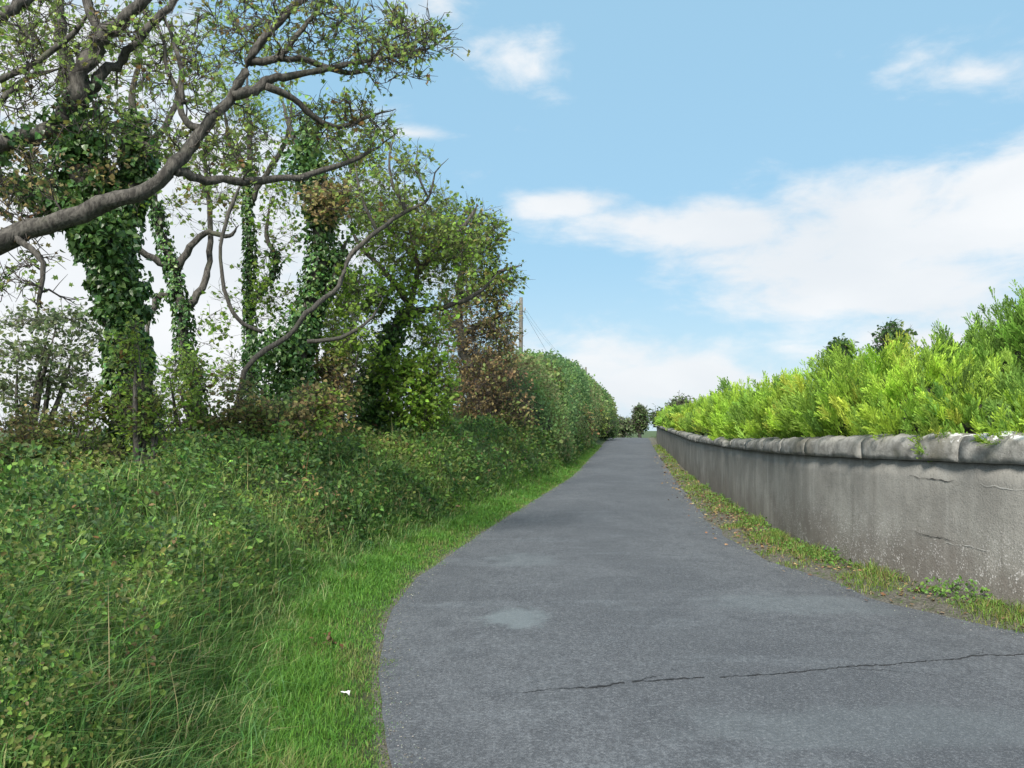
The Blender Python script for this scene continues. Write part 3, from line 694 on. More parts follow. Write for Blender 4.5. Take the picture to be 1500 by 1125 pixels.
woody("shaggy_ivy_tree", "shaggy ivy smothered tree with an orange brown tuft near its top", "tree", foot(418, 15),
      [[gpt(416, 15, 19), (430, 560, 15, 18), (450, 480, 15, 17), (465, 400, 15, 16), (470, 330, 15, 15), (462, 270, 15, 16), (455, 215, 15, 10), (446, 150, 15, 5)],
       [(468, 340, 15, 10), (500, 290, 15, 7), (520, 230, 15.2, 4), (530, 190, 15.2, 2)], [(452, 470, 15, 9), (490, 400, 15, 8), (510, 350, 15, 5)],
       [(460, 260, 15, 6), (430, 200, 15, 4), (415, 150, 15, 3)]],
      [B(480, 200, 70, 70, 15, 70), B(478, 292, 40, 30, 14.5, 60, pal=1), B(520, 270, 60, 60, 15.3, 50), B(430, 330, 50, 70, 15.2, 46, pal=2), B(505, 410, 54, 60, 15.4, 70, pal=2), B(400, 430, 46, 50, 15.4, 40, pal=2), B(545, 210, 40, 40, 15.2, 30)],
      105, pals=(PG, PB, PY), ivy=[(0, 0, .95), (1, 0, .4, 350), (2, 0, .8, 400)], ivy_size=.085, ivy_dens=760, size=.09, n_per=11, spread=.14, lump=.1,
      ivy_blobs=[B(405, 500, 48, 75, 14.8, 120), B(455, 240, 34, 40, 14.9, 46), B(470, 350, 40, 50, 14.9, 60), B(420, 590, 50, 50, 14.8, 60)])

woody("leaning_tree", "pale bare stem leaning right across the ivy trees", "tree", foot(352, 13.4),
      [[gpt(335, 13.4, 6), (359, 546, 13.4, 4.3), (421, 494, 13.5, 4), (458, 451, 13.6, 3.8), (496, 418, 13.8, 3.5), (512, 376, 13.9, 3.3), (552, 338, 14, 3.4), (595, 310, 14.2, 3), (628, 291, 14.3, 2.4), (638, 254, 14.4, 2), (657, 232, 14.4, 1)],
       [(385, 487, 13.4, 3), (348, 468, 13.3, 3.2), (330, 425, 13.3, 3), (323, 362, 13.3, 2.6), (340, 300, 13.3, 3), (360, 260, 13.3, 2)],
       [(595, 310, 14.2, 3), (575, 270, 14.2, 2.5), (570, 225, 14.2, 1.5), (582, 190, 14.2, 1)], [(628, 291, 14.3, 2), (610, 250, 14.3, 1.6), (612, 215, 14.3, 1)],
       [(552, 338, 14, 3), (530, 290, 14, 2.5), (520, 240, 14, 1.5)], [(450, 500, 13.6, 3.5), (500, 495, 13.7, 3), (540, 470, 13.8, 2.2), (560, 440, 13.9, 1.4)]],
      [B(590, 255, 55, 50, 14.2, 40, gap=.4), B(540, 280, 50, 40, 14, 30), B(520, 450, 40, 40, 13.8, 16, pal=1), B(620, 300, 40, 30, 14.3, 18)],
      106, pals=(PG, PY), bark=M_PALE, size=.085, n_per=8, spread=.12)

woody("spreading_tree", "spreading tree with full yellow green crown and ivy at its foot", "tree", foot(530, 18),
      [[gpt(530, 18, 22), (540, 580, 18, 20), (556, 520, 18, 15), (580, 482, 18, 12), (598, 455, 18, 9), (610, 420, 18, 7), (612, 380, 18, 6), (600, 330, 18, 5), (592, 280, 18, 3)],
       [(590, 462, 18, 6), (620, 455, 18.1, 5), (660, 448, 18.2, 4), (700, 430, 18.3, 3), (730, 400, 18.4, 2)], [(600, 445, 18, 5), (565, 400, 18, 4), (535, 370, 18, 3), (510, 330, 18, 2)],
       [(612, 400, 18, 5), (645, 360, 18, 4), (680, 330, 18, 3), (700, 300, 18, 2)], [(611, 380, 18, 4), (575, 340, 18, 3), (550, 300, 18, 2)]],
      [B(600, 340, 84, 70, 18, 220, rd=1.3), B(540, 345, 66, 66, 18, 120), B(660, 360, 65, 55, 18.2, 110), B(560, 430, 64, 46, 17.6, 80, pal=1), B(630, 490, 44, 40, 17.8, 50, pal=1), B(640, 430, 60, 35, 18.2, 50), B(520, 520, 30, 50, 17.4, 20, pal=1)],
      107, pals=(PO + PY, PY), ivy=[(0, 0, .48)], ivy_size=.09, ivy_dens=620, size=.1, n_per=13, spread=.18, lump=.1,
      ivy_blobs=[B(540, 590, 32, 60, 17.7, 110), B(570, 505, 24, 24, 17.8, 24)])

woody("olive_tree", "olive green tree with ragged crown, rightmost of the tall trees", "tree", foot(700, 26),
      [[gpt(704, 26, 8), (694, 560, 26, 7), (676, 500, 26, 6), (672, 430, 26, 5.5), (682, 380, 26, 4.5), (694, 330, 26, 3)],
       [(673, 440, 26, 4), (710, 410, 26, 3.5), (740, 395, 26, 2.5), (765, 388, 26, 1.2)], [(676, 490, 26, 4), (715, 470, 26, 3), (742, 455, 26, 2)], [(678, 400, 26, 3), (650, 360, 26, 2.5), (635, 330, 26, 1.5)]],
      [B(696, 345, 46, 42, 26, 120), B(726, 408, 38, 28, 26, 62), B(660, 370, 50, 50, 26, 70), B(728, 452, 24, 26, 26, 26, pal=1), B(690, 430, 50, 30, 26, 50, pal=1)],
      108, pals=(PO + PY, PO + PB), size=.13, n_per=13, spread=.22, thick=1.2)

def shrub(name, label, cat, px, d, stems, blobs, seed, pals, **k):
    """several stems fanning from the ground under leaf clumps"""
    limbs = []
    rng = np.random.default_rng(seed)
    for i in range(stems):
        b = blobs[i % len(blobs)]; tx, ty = b['c'][0] + rng.uniform(-.6, .6) * b['rx'], b['c'][1] + rng.uniform(-.6, .3) * b['ry']
        px0 = px + rng.uniform(-8, 8); g0 = gpt(px0, d, rng.uniform(2.5, 5) * 14 / d)
        mx_, my_ = (px0 + tx) / 2 + rng.uniform(-10, 10), (g0[1] + ty) / 2
        limbs.append([g0, (mx_, my_, d + rng.uniform(-.2, .2), g0[3] * .7), (tx, ty, b['d'] + rng.uniform(-.3, .3), 1.2)])
    return woody(name, label, cat, foot(px, d), limbs, blobs, seed, pals=pals, trunk_n=stems, stem_name='stem', **k)

shrub("shrub", "russet brown shrub by the tall trees with drooping dead leaves", "shrub", 715, 26, 8,
      [B(708, 570, 62, 72, 26, 330, rd=1.6, gap=.16), B(690, 485, 66, 46, 26, 130, gap=.22), B(722, 500, 26, 36, 26.2, 50, pal=1), B(740, 610, 40, 46, 25.6, 60, gap=.2, pal=1)], 201, (PK, PB + PO), size=.12, n_per=13, spread=.24, leaf=T_OVAL)
shrub("shrub", "bright yellow green shrub between the ivy footed tree and the brown shrub", "shrub", 612, 17.6, 7,
      [B(612, 582, 50, 58, 17.3, 190, gap=.15), B(575, 545, 26, 36, 17.3, 40), B(640, 540, 24, 34, 17.3, 34)], 202, (PY,), size=.11, n_per=16, spread=.14, leaf=T_OVAL)
shrub("shrub", "orange brown shrub at the foot of the ivy trees", "shrub", 395, 12.6, 7,
      [B(390, 590, 76, 36, 12.6, 95, gap=.34), B(470, 605, 46, 34, 13.2, 60, pal=1), B(350, 620, 44, 24, 12.4, 40), B(440, 640, 60, 20, 12.6, 40, pal=1)], 203, (PB + PO, PB + PY), size=.085, n_per=15, spread=.11, leaf=T_OVAL)
shrub("shrub", "airy grey green shrub in flat layers, leftmost on the bank", "shrub", 40, 11.5, 8,
      [B(70, 470, 85, 16, 11.5, 46, gap=.2), B(50, 520, 90, 18, 11.4, 55, gap=.2), B(95, 560, 60, 20, 11.4, 36), B(20, 575, 60, 26, 11.5, 34), B(115, 500, 40, 40, 11.6, 22)], 204, (PGR,), size=.075, n_per=15, spread=.1, leaf=T_OVAL, thick=.8)
shrub("shrub", "low tangle of brown and yellow shrub under the grey green one", "shrub", 70, 9.6, 8,
      [B(80, 625, 92, 36, 9.6, 110, gap=.34, rd=.6), B(30, 660, 60, 24, 9.4, 50), B(130, 600, 40, 40, 9.7, 40, pal=1), B(120, 660, 60, 22, 9.4, 40, pal=1)], 205, (PB + PO, PO + PY), size=.06, n_per=14, spread=.085, leaf=T_OVAL, thick=.9)
shrub("shrub", "pale green sprigs growing against the thick ivy trunk", "shrub", 205, 9.5, 6,
      [B(205, 590, 34, 60, 9.45, 60, gap=.2), B(190, 510, 30, 34, 9.45, 22), B(225, 620, 26, 36, 9.4, 26)], 206, (PY + PG,), size=.06, n_per=13, spread=.085, leaf=T_OVAL)
shrub("shrub", "fresh green shrub under the slim forked tree", "shrub", 275, 12.8, 6,
      [B(270, 560, 42, 50, 12.8, 44, gap=.3), B(295, 625, 34, 42, 12.8, 50, gap=.2), B(245, 600, 30, 40, 12.8, 20)], 207, (PY + PG,), size=.08, n_per=13, spread=.11, leaf=T_OVAL)
shrub("shrub", "mixed yellow and brown shrub left of the ivy footed spreading tree", "shrub", 475, 15.5, 6,
      [B(480, 560, 46, 60, 15.5, 100, gap=.2), B(510, 500, 40, 50, 15.6, 60, pal=1), B(470, 620, 50, 34, 15.2, 50)], 208, (PO + PB, PY), size=.1, n_per=14, spread=.14, leaf=T_OVAL)
shrub("shrub", "leafy pale green thicket filling the gap behind the leaning stem", "shrub", 470, 17.5, 7,
      [B(470, 480, 60, 60, 17.5, 110, gap=.25), B(520, 440, 50, 46, 17.6, 70, gap=.25), B(450, 580, 60, 46, 17.2, 70, gap=.2, pal=1), B(340, 560, 40, 46, 16.5, 40, gap=.3)], 213, (PO + PY, PB + PO), size=.1, n_per=13, spread=.17, leaf=T_OVAL)
shrub("shrub", "small yellowish bush on the bank in front of the tall hedge", "shrub", 825, 44, 5,
      [B(822, 640, 26, 30, 44, 80, gap=.1), B(800, 620, 24, 26, 44.5, 46, gap=.1)], 209, (PY + PO,), size=.19, n_per=16, spread=.28, leaf=T_OVAL)
shrub("shrub", "reddish brown bush below the tall green hedge", "shrub", 838, 50, 5,
      [B(832, 605, 24, 26, 50, 60, gap=.1), B(850, 625, 20, 24, 51, 60, pal=1, gap=.1)], 210, (PB, PO + PB), size=.18, n_per=16, spread=.25, leaf=T_OVAL)
shrub("shrub", "green bush filling behind the brown shrub below the nearer pole", "shrub", 776, 36, 6,
      [B(778, 590, 34, 56, 36, 170, gap=.1), B(800, 565, 24, 34, 37, 80, gap=.1)], 211, (PO + PG,), size=.19, n_per=16, spread=.28, leaf=T_OVAL)
shrub("shrub", "olive green bush beside the road beneath the far pole", "shrub", 872, 74, 4,
      [B(874, 622, 18, 22, 74, 70, gap=.1), B(890, 625, 12, 18, 76, 40, gap=.1, pal=1)], 212, (PO + PG, PD), size=.24, n_per=16, spread=.32, leaf=T_OVAL)

# ------------------------------------------------------------------ tall hedge running to the crest
def hedge():
    rng = np.random.default_rng(300)
    hy = np.arange(29, 128, .8)
    top = np.interp(hy, [29, 34, 40, 52, 62, 78, 92, 105, 120, 128], [3.6, 4.6, 5.2, 5.9, 6.4, 6.8, 6.8, 6.6, 6.0, 4.8]) 
    root = empty("hedge", (float(XL(45)) - 2, 45, float(ground_z(XL(45) - 2.5, 45)))); tag(root, "tall dense green hedge lining the left of the road up to the crest", "hedge")
    def surf(y, q, k=1.0):
        """q 0 at the roadside foot, 1 at the far foot, over the top in between"""
        h = np.interp(y, hy, top) - ZR(y) - .25; cx = XL(y) - 3.0 + 1.6 * sstep(y, 78, 115); wdt = 2.25
        a = math.pi * q; e = .8
        x = cx + wdt * k * np.sign(np.cos(a)) * np.abs(np.cos(a)) ** e
        z = ZR(y) + .25 + h * (np.abs(np.sin(a)) ** .8) * (.35 + .65 * k)
        b = (vnoise(y * .55, q * 7, 41) - .5) * 1.5 + (vnoise(y * 1.4, q * 16, 42) - .5) * .6
        return x + b * .55 * np.cos(a), z + b * .55 * np.sin(a)
    qy, qq = np.meshgrid(hy, np.linspace(0, 1, 15), indexing='ij'); x, z = surf(qy, qq, .8)
    n1, n2 = qy.shape; a, b = np.meshgrid(np.arange(n1 - 1), np.arange(n2 - 1), indexing='ij')
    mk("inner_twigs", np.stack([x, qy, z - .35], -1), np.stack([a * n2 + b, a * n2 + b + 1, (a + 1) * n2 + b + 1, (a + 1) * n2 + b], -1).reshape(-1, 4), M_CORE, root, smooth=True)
    N = 64000
    y = 29 * (127.5 / 29) ** rng.random(N); q = rng.uniform(0, .75, N) ** 1.05
    k = 1 - .28 * rng.random(N) ** 1.6; x, z = surf(y, q, 1.0); xi, zi = surf(y, q, .75)
    f = rng.random(N) ** 2.0; p = np.stack([x + (xi - x) * f, y + rng.normal(0, .2, N), z + (zi - z) * f], -1) + rng.normal(0, .12, (N, 3))
    s = .15 * (y / 35) ** .5 * rng.uniform(.6, 1.3, N)
    sp = vnoise(y * .35, z * .6 + x * .2, 44); idx = np.clip((sp * 1.5 - .25 + rng.normal(0, .12, N)) * 4, 0, 3.99).astype(int)
    pal = [(1, (.115, .18, .072)), (1, (.15, .225, .08)), (1, (.185, .255, .085)), (1, (.2, .2, .09))]
    g = Geo(); out = np.stack([np.cos(math.pi * q), rng.normal(0, .4, N), np.sin(math.pi * q)], -1)
    scatter_leaves(g, T_DIA, p, rdir(N, rng) + np.array([0, 0, .3]), out + rdir(N, rng) * .8, s, pick(pal, N, rng, .22, idx))
    tag(g.build("foliage", M_LEAF, root), kind='stuff')
hedge()

# ------------------------------------------------------------------ poles and wires
def pole(px, d, ztop, label):
    x = (px - 750) / FPX * d; zb = float(ground_z(x, d))
    root = empty("utility_pole", (x, d, zb)); tag(root, label, "utility pole", "wooden poles along the lane")
    g = Geo(); zs = np.linspace(zb - .3, ztop, 9)
    tube(g, np.stack([np.full(9, x) + .01 * np.sin(zs), np.full(9, d), zs], -1), np.linspace(.135, .09, 9), 10, rough=.02); g.build("pole", M_POLE, root, True)
    ins = [(-.2, ztop - .3), (.2, ztop - .62)]
    for q, z in ins:
        g = Geo(); tube(g, [(x + q * .5, d - .02, z - .1), (x + q, d - .02, z - .08), (x + q, d - .02, z), (x + q, d - .02, z + .1), (x + q, d - .02, z + .13)], [.015, .018, .045, .035, .01], 8); g.build("insulator", M_FINIAL, root, True)
    return [(x + q, d - .02, z + .08) for q, z in ins], (x, d, ztop - .5)
t1, s1 = pole(763, 42, 8.4, "bare wooden pole standing up out of the trees, the nearer")
t2, s2 = pole(858, 78, 7.6, "small distant pole just clearing the top of the hedge")
for k, (a, b) in enumerate(zip(t1, t2)):
    tq = np.linspace(0, 1, 24)[:, None]; p = np.array(a) * (1 - tq) + np.array(b) * tq; p[:, 2] -= 1.5 * 4 * (tq * (1 - tq))[:, 0] * .5
    g = Geo(); tube(g, p, np.full(24, .0055), 4)
    tag(g.build("overhead_wire", M_WIRE), ["wire strung between the two poles on the side away from the road", "wire strung between the two poles on the side nearer the road"][k], "wire", "wires between the poles")
g = Geo(); xg = 3.4; tube(g, [s1, ((s1[0] + xg) / 2, 42.5, (s1[2] + 3) / 2), (xg, 43, float(ground_z(xg - .8, 43)))], [.006] * 3, 4)
tag(g.build("stay_wire", M_WIRE), "slanting stay wire running down to the ground from the nearer pole", "wire")

# ------------------------------------------------------------------ golden conifers behind the wall
PCON = [(4, (.275, .38, .052)), (4, (.325, .42, .056)), (3, (.205, .3, .048)), (1, (.37, .395, .068))]
PCON2 = [(4, (.185, .285, .054)), (3, (.23, .325, .06)), (2, (.14, .22, .048))]
def conifer(x, y, zb, rx, ry, h, label, seed, plumes, fsize, pal, name="golden_conifer", group="golden conifers in the row behind the wall", per=30):
    rng = np.random.default_rng(seed)
    root = empty(name, (x, y, zb)); tag(root, label, "conifer", group)
    g = Geo(); tube(g, [(x, y, zb - .1), (x + .02, y, zb + h * .3), (x, y + .02, zb + h * .7)], [.07, .05, .02], 6); g.build("trunk", M_BARK, root, True)
    # inner twiggy body
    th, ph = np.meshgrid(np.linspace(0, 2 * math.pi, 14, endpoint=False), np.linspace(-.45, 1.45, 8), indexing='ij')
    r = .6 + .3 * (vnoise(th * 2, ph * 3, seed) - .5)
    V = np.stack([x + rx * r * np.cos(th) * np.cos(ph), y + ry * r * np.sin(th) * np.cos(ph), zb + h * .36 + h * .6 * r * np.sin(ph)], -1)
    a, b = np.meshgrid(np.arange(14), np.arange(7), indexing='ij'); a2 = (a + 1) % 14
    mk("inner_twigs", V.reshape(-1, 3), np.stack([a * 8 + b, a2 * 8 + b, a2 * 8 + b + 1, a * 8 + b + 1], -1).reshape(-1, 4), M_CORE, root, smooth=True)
    # plumes: upswept sprays all over
    ng = max(14, plumes // 7); gv = rdir(ng * 3, rng); gv[:, 2] = np.abs(gv[:, 2]) * 1.2 - .34; gv = norm(gv)
    keep = [0]
    for i in range(1, len(gv)):                      # spread the shoots so that dark gaps stay between them
        if len(keep) < ng and (1 - gv[keep] @ gv[i]).min() > 1.15 / ng: keep.append(i)
    gv = gv[keep]; ng = len(gv)
    gk = (.66 + .34 * rng.random(ng) ** .8)[:, None]
    gb = np.array([x, y, zb + h * .28]) + gv * gk * np.array([rx, ry, h * .5])
    gd = norm(gv * np.array([.6, .6, .25]) + np.array([0, 0, 1.0]) + rng.normal(0, .14, (ng, 3)))
    gl = rng.uniform(.3, .58, ng) * (h / 1.4) ** .5; m = 8; n = ng * m
    ft = rng.random((ng, m, 1)) * .6
    base = (gb[:, None] + gd[:, None] * ft * gl[:, None, None] + rng.normal(0, .075, (ng, m, 3))).reshape(-1, 3)
    dirn = norm(np.repeat(gd, m, 0) + rng.normal(0, .26, (n, 3)))
    pl = np.repeat(gl, m) * rng.uniform(.4, .75, n)
    gcol = pick(pal, ng, rng, .09)
    t = rng.random((n, per)); ang = rng.uniform(0, 6.283, (n, per))
    q = rdir(n * per, rng).reshape(n, per, 3); D = np.repeat(dirn[:, None], per, 1)
    q = norm(q - (q * D).sum(-1, keepdims=True) * D)
    wdt = (.24 * (1 - t) + .03) * pl[:, None]
    pos = base[:, None] + D * (t * pl[:, None])[..., None] + q * (wdt * rng.random((n, per)))[..., None]
    ax = D + q * .4 + rng.normal(0, .16, (n, per, 3)); nm = q + rng.normal(0, .5, (n, per, 3))
    cb = np.repeat(gcol, m, 0) * np.exp(rng.normal(0, .12, (n, 1))); cols = np.repeat(cb, per, 0) * np.exp(rng.normal(0, .15, (n * per, 1)))
    g = Geo(); scatter_leaves(g, T_FROND, pos.reshape(-1, 3), ax.reshape(-1, 3), nm.reshape(-1, 3), fsize * rng.uniform(.6, 1.3, n * per), cols)
    tag(g.build("foliage", M_CON, root), kind='stuff')
ORD = "first second third fourth fifth sixth seventh eighth ninth tenth eleventh twelfth thirteenth fourteenth fifteenth sixteenth seventeenth eighteenth nineteenth twentieth twenty-first twenty-second twenty-third".split()
yq, kq = 5.6, 0
rc = np.random.default_rng(55)
while yq < 66:
    near = yq < 9.2
    gap_far = 36 < yq < 40
    sp = .92 if yq < 14 else (1.3 if yq < 22 else (2.6 if yq < 40 else 3.6))
    if not gap_far:
        rx = .62 if yq < 22 else .8; ry = sp * .45
        x = float(XW(yq)) + .26 + rx * .78; zb = float(ground_z(x, yq))
        ztop = (2.3 if near else 2.52) + rc.uniform(-.32, .24) + float(ZR(yq)) * .5
        if yq > 40: ztop = 2.75 + float(ZR(yq)) * .35
        if kq < 23 and yq < 36: lab = f"{ORD[kq]} golden green conifer behind the wall counting from the right end"
        elif yq < 36: lab = "golden conifer in the middle run of hedge behind the curving wall"
        else: lab = "small greener conifer in the distant run of hedge above the far wall end"
        conifer(x, yq, zb, rx, ry, ztop - zb, lab, 400 + kq, int(290 if yq < 14 else (250 if yq < 25 else 190)), .058 * max(1, (yq / 9) ** .6), [PCON, PCON, PCON + PCON2, PCON2 + PCON][kq % 4] if yq < 40 else PCON2 + PCON, per=36 if yq < 16 else (28 if yq < 25 else 22))
        kq += 1
    yq += sp
for i, (px, d, top, lab) in enumerate([(1520, 9.6, 3.15, "tall full conifer standing behind the row, rightmost"), (1455, 10.3, 3.0, "tall conifer behind the row, left of the rightmost tall one"), (1405, 11.2, 2.85, "shorter of the tall conifers behind the row, with ragged top"), (1610, 9.2, 3.35, "tall conifer behind the row at the picture edge")]):
    x = (px - 750) / FPX * d; zb = float(ground_z(x, d))
    conifer(x, d, zb, .95, .95, top - zb, lab, 470 + i, 460, .068, PCON2, name="tall_conifer", group="taller conifers behind the row", per=34)

# darker broadleaved shrubs showing over the hedge
for i, (px, py, rx, ry, d, lab) in enumerate([(1306, 494, 30, 24, 12.6, "dark green round topped shrub poking highest above the golden hedge"), (1232, 512, 15, 16, 14.5, "small dark shrub top left of the round dark shrub above hedge")]):
    shrub("shrub", lab, "shrub", px, d, 4, [B(px, py + 4, rx * .62, ry * .8, d, 60, gap=.1, rd=.35), B(px + 4, py + ry + 18, rx * .8, 26, d, 40, gap=.1, rd=.5)], 500 + i, (PD,), size=.07 * (d / 12) ** .6, n_per=15, spread=.085 * (d / 12) ** .6, leaf=T_OVAL, group="dark shrubs behind the golden hedge")

# ------------------------------------------------------------------ things beyond the crest
def round_tree(px, d, py, rx, ry, label, seed, pal, n=120, size=.4, stem=3):
    x = (px - 750) / FPX * d; zb = float(ground_z(x, d))
    woody("distant_tree", label, "tree", (x, d, zb), [[gpt(px, d, stem), (px, py + ry * .7, d, stem * .8), (px + 1, py, d, stem * .5)]],
          [B(px, py, rx, ry, d, n, gap=.08, fill=3.5)], seed, pals=(pal,), size=size, n_per=16, spread=size * 1.2, leaf=T_DIA, thick=2.5, group="trees beyond the crest")
round_tree(937, 118, 614, 7, 17, "rounded grey green tree beyond the crest, right of the vanishing road", 601, PGR + PD, 200, .34)
round_tree(998, 88, 604, 18, 20, "dusky tree rising behind the far end of the wall", 602, PGR, 80, .34)
round_tree(975, 100, 612, 20, 10, "low tree behind the far greener conifers", 603, PD, 60, .36)
round_tree(913, 210, 627, 14, 12, "small far tree framed by hedge and rounded tree where road vanishes", 604, PGR, 70, .7, 2)
# ------------------------------------------------------------------ grass, undergrowth, weeds
def view_ok(x, y, k=.86): return np.abs(x) < k * np.maximum(y, .1) + .8

def bank_points(N, wlo, whi, ylo, yhi, rng, pw=1.0):
    y = ylo * (yhi / ylo) ** rng.random(N); w = rng.uniform(wlo, whi, N); x = XL(y) - w
    m = view_ok(x, y); return x[m], y[m], w[m]

rng = np.random.default_rng(900)
g = Geo()                                            # mown verge
x, y, w = bank_points(165000, -.14, 1.75, 2.4, 60, rng)
m = (w < BF(y) + .25) & (rng.random(len(x)) < np.clip((w + .1) / .16 + .05 + 1.2 * (vnoise(x * 7, y * 7, 53) - .55) * (w < .2), 0, 1)); x, y, w = x[m], y[m], w[m]; n = len(x)
h = (.045 + .07 * vnoise(x * 2.5, y * 2.5, 51)) * np.clip(.3 + w / .5, .3, 1.5) * rng.uniform(.6, 1.4, n) * (1 + .35 * (y > 15))
dry = (vnoise(x * 3, y * 3, 52) + np.clip(.3 - w, 0, .4) * 1.0)
idx = np.where(rng.random(n) < np.clip(dry - .45, 0, .8) * .9, 3, rng.integers(0, 3, n))
c = pick([(1, (.088, .185, .027)), (1, (.112, .21, .033)), (1, (.068, .155, .027)), (1, (.17, .175, .06))], n, rng, .18, idx)
blades(g, np.stack([x, y, ground_z(x, y) - .005], -1), h, .0045 * np.maximum(1, y / 5) ** .8, rng.uniform(.2, 1.0, n), c, rng)
tag(g.build("grass", M_GRASS), "bright short grass on the verge at left road edge", "grass", kind='stuff')

g = Geo()                                            # long grass in tussocks on the bank
x, y, w = bank_points(11500, .55, 5.2, 2.6, 55, rng)
dens = vnoise(x * .8, y * .8, 61)
low = np.exp(-((w - BF(y) - .2) / .7) ** 2)
m = rng.random(len(x)) < np.clip(.1 + .85 * low + 1.3 * (dens - .5) + .12 * (w > 2.8) + .35 * (y < 7), .04, 1) * (w > BF(y) * .8); x, y, w = x[m], y[m], w[m]
nb = 24; n = len(x) * nb; hh = rng.uniform(.2, .5, len(x)) * (1 - .25 * (w > 3)) * np.clip(.45 + .6 * (w - .7), .45, 1)
bx_ = np.repeat(x, nb) + rng.normal(0, .07, n); by_ = np.repeat(y, nb) + rng.normal(0, .07, n)
tint = rng.integers(0, 4, len(x)); idx = np.repeat(tint, nb); sw = rng.random(n) < .12; idx[sw] = 4
c = pick([(1, (.095, .185, .045)), (1, (.125, .215, .054)), (1, (.085, .165, .055)), (1, (.165, .22, .07)), (1, (.28, .25, .12))], n, rng, .2, idx)
blades(g, np.stack([bx_, by_, ground_z(bx_, by_) - .01], -1), np.repeat(hh, nb) * rng.uniform(.35, 1.25, n), .006 * np.maximum(1, by_ / 6) ** .8, rng.uniform(.25, 1.25, n), c, rng, np.array([.05, -.1, 0]))
tag(g.build("long_grass", M_GRASS), "long arching grass tussocks on the lower bank", "grass", kind='stuff')

g = Geo()                                            # leafy undergrowth: bramble, nettle, ivy
x, y, w = bank_points(285000, .55, 6.0, 2.4, 60, rng)
m = (w > BF(y) * .95 + .35 * (vnoise(x * 1.5, y * 1.5, 70) - .5)) & (rng.random(len(x)) < np.clip(.15 + 1.1 * vnoise(x * 1.1, y * 1.1, 71) + .4 * (w > 2.2), .12, 1)); x, y, w = x[m], y[m], w[m]; n = len(x)
veg = (.12 + .45 * vnoise(x * 1.6, y * 1.6, 72) ** 1.8 + .42 * vnoise(x * 3.4, y * 3.4, 73) ** 2.2) * sstep(w, BF(y) * .9, BF(y) + .6) * (1 + .5 * sstep(y, 24, 34))
z = ground_z(x, y) + veg * rng.random(n) ** .55
sp = vnoise(x * .9, y * .9, 74) + rng.normal(0, .1, n) + .12 * (vnoise(x * 3, y * 3, 75) - .5)
idx = np.clip(sp * 5, 0, 4.99).astype(int); brown = vnoise(x * 1.3 + 9, y * 1.3, 76); idx[rng.random(n) < .02 + .5 * np.clip(brown - .68, 0, 1) * 2] = 5; idx[(rng.random(n) < .35) & (vnoise(x * .7, y * .7, 77) > .64)] = 4
c = pick([(1, (.062, .105, .034)), (1, (.105, .168, .04)), (1, (.09, .14, .052)), (1, (.145, .21, .045)), (1, (.18, .19, .06)), (1, (.23, .16, .08))], n, rng, .36, idx)
s = np.array([.045, .05, .04, .045, .04, .04])[idx] * rng.uniform(.55, 1.4, n) * np.maximum(1, y / 7) ** .65 * np.clip(y / 5.5, .5, 1)
slope = np.stack([np.full(n, .7), np.full(n, -.25), np.ones(n)], -1)
scatter_leaves(g, T_OVAL, np.stack([x, y, z], -1) + rng.normal(0, .01, (n, 3)), rdir(n, rng) + np.array([.2, 0, -.15]), slope + rdir(n, rng) * .75, s, c)
tag(g.build("undergrowth", M_LEAF), "dark tangled bramble and ivy undergrowth covering the left bank", "undergrowth", kind='stuff')

g = Geo()                                            # pale seed stalks
x, y, w = bank_points(420, .9, 4.2, 3.2, 25, rng); n = len(x)
blades(g, np.stack([x, y, ground_z(x, y)], -1), rng.uniform(.35, .7, n), .0035 * np.maximum(1, y / 5), rng.uniform(.08, .35, n), pick([(2, (.3, .25, .12)), (1, (.22, .23, .09)), (1, (.2, .11, .05))], n, rng, .2), rng)
tag(g.build("seed_stalks", M_DRY), "dry straw coloured seed stalks standing in the bank", "grass", kind='stuff')

g = Geo()                                            # weeds and grass along the wall foot
N = 26000; y = 5.2 * (60 / 5.2) ** rng.random(N); v = -VW(y) * rng.random(N) ** 1.0 - .01; x = XW(y) + v
cl = vnoise(x * 2.2, y * 2.2, 81); m = rng.random(N) < np.clip((cl - .25) * 3.0, .12, 1) * np.where(y < 15, 1, .45); x, y, v, cl = x[m], y[m], v[m], cl[m]; n = len(x)
h = (.03 + .13 * np.clip(cl - .4, 0, 1) * (1 + 1.2 * (v > -.3))) * rng.uniform(.6, 1.6, n)
c = pick([(3, (.13, .2, .035)), (2, (.1, .155, .032)), (2, (.18, .18, .05)), (1, (.2, .15, .07))], n, rng, .2)
blades(g, np.stack([x, y, ground_z(x, y) - .005], -1), h, .006 * np.maximum(1, y / 7) ** .8, rng.uniform(.3, 1.1, n), c, rng)
N = 5200; y = 5.6 * (26 / 5.6) ** rng.random(N); v = -.42 * rng.random(N) ** 1.4 - .02; x = XW(y) + v; cl = vnoise(y * 1.7, y * 0, 83); m = cl > .5; x, y, v, cl = x[m], y[m], v[m], cl[m]; n = len(x)
z = ground_z(x, y) + (cl - .42) * .3 * rng.random(n)
scatter_leaves(g, T_OVAL, np.stack([x, y, z], -1), rdir(n, rng) + np.array([-.3, 0, .2]), rdir(n, rng) * .6 + np.array([-.3, -.2, 1]), .036 * rng.uniform(.6, 1.4, n), pick([(3, (.09, .16, .032)), (1, (.13, .2, .04))], n, rng, .2))
tag(g.build("weeds", M_GRASS), "weeds and thin grass along the foot of the wall", "weeds", kind='stuff')

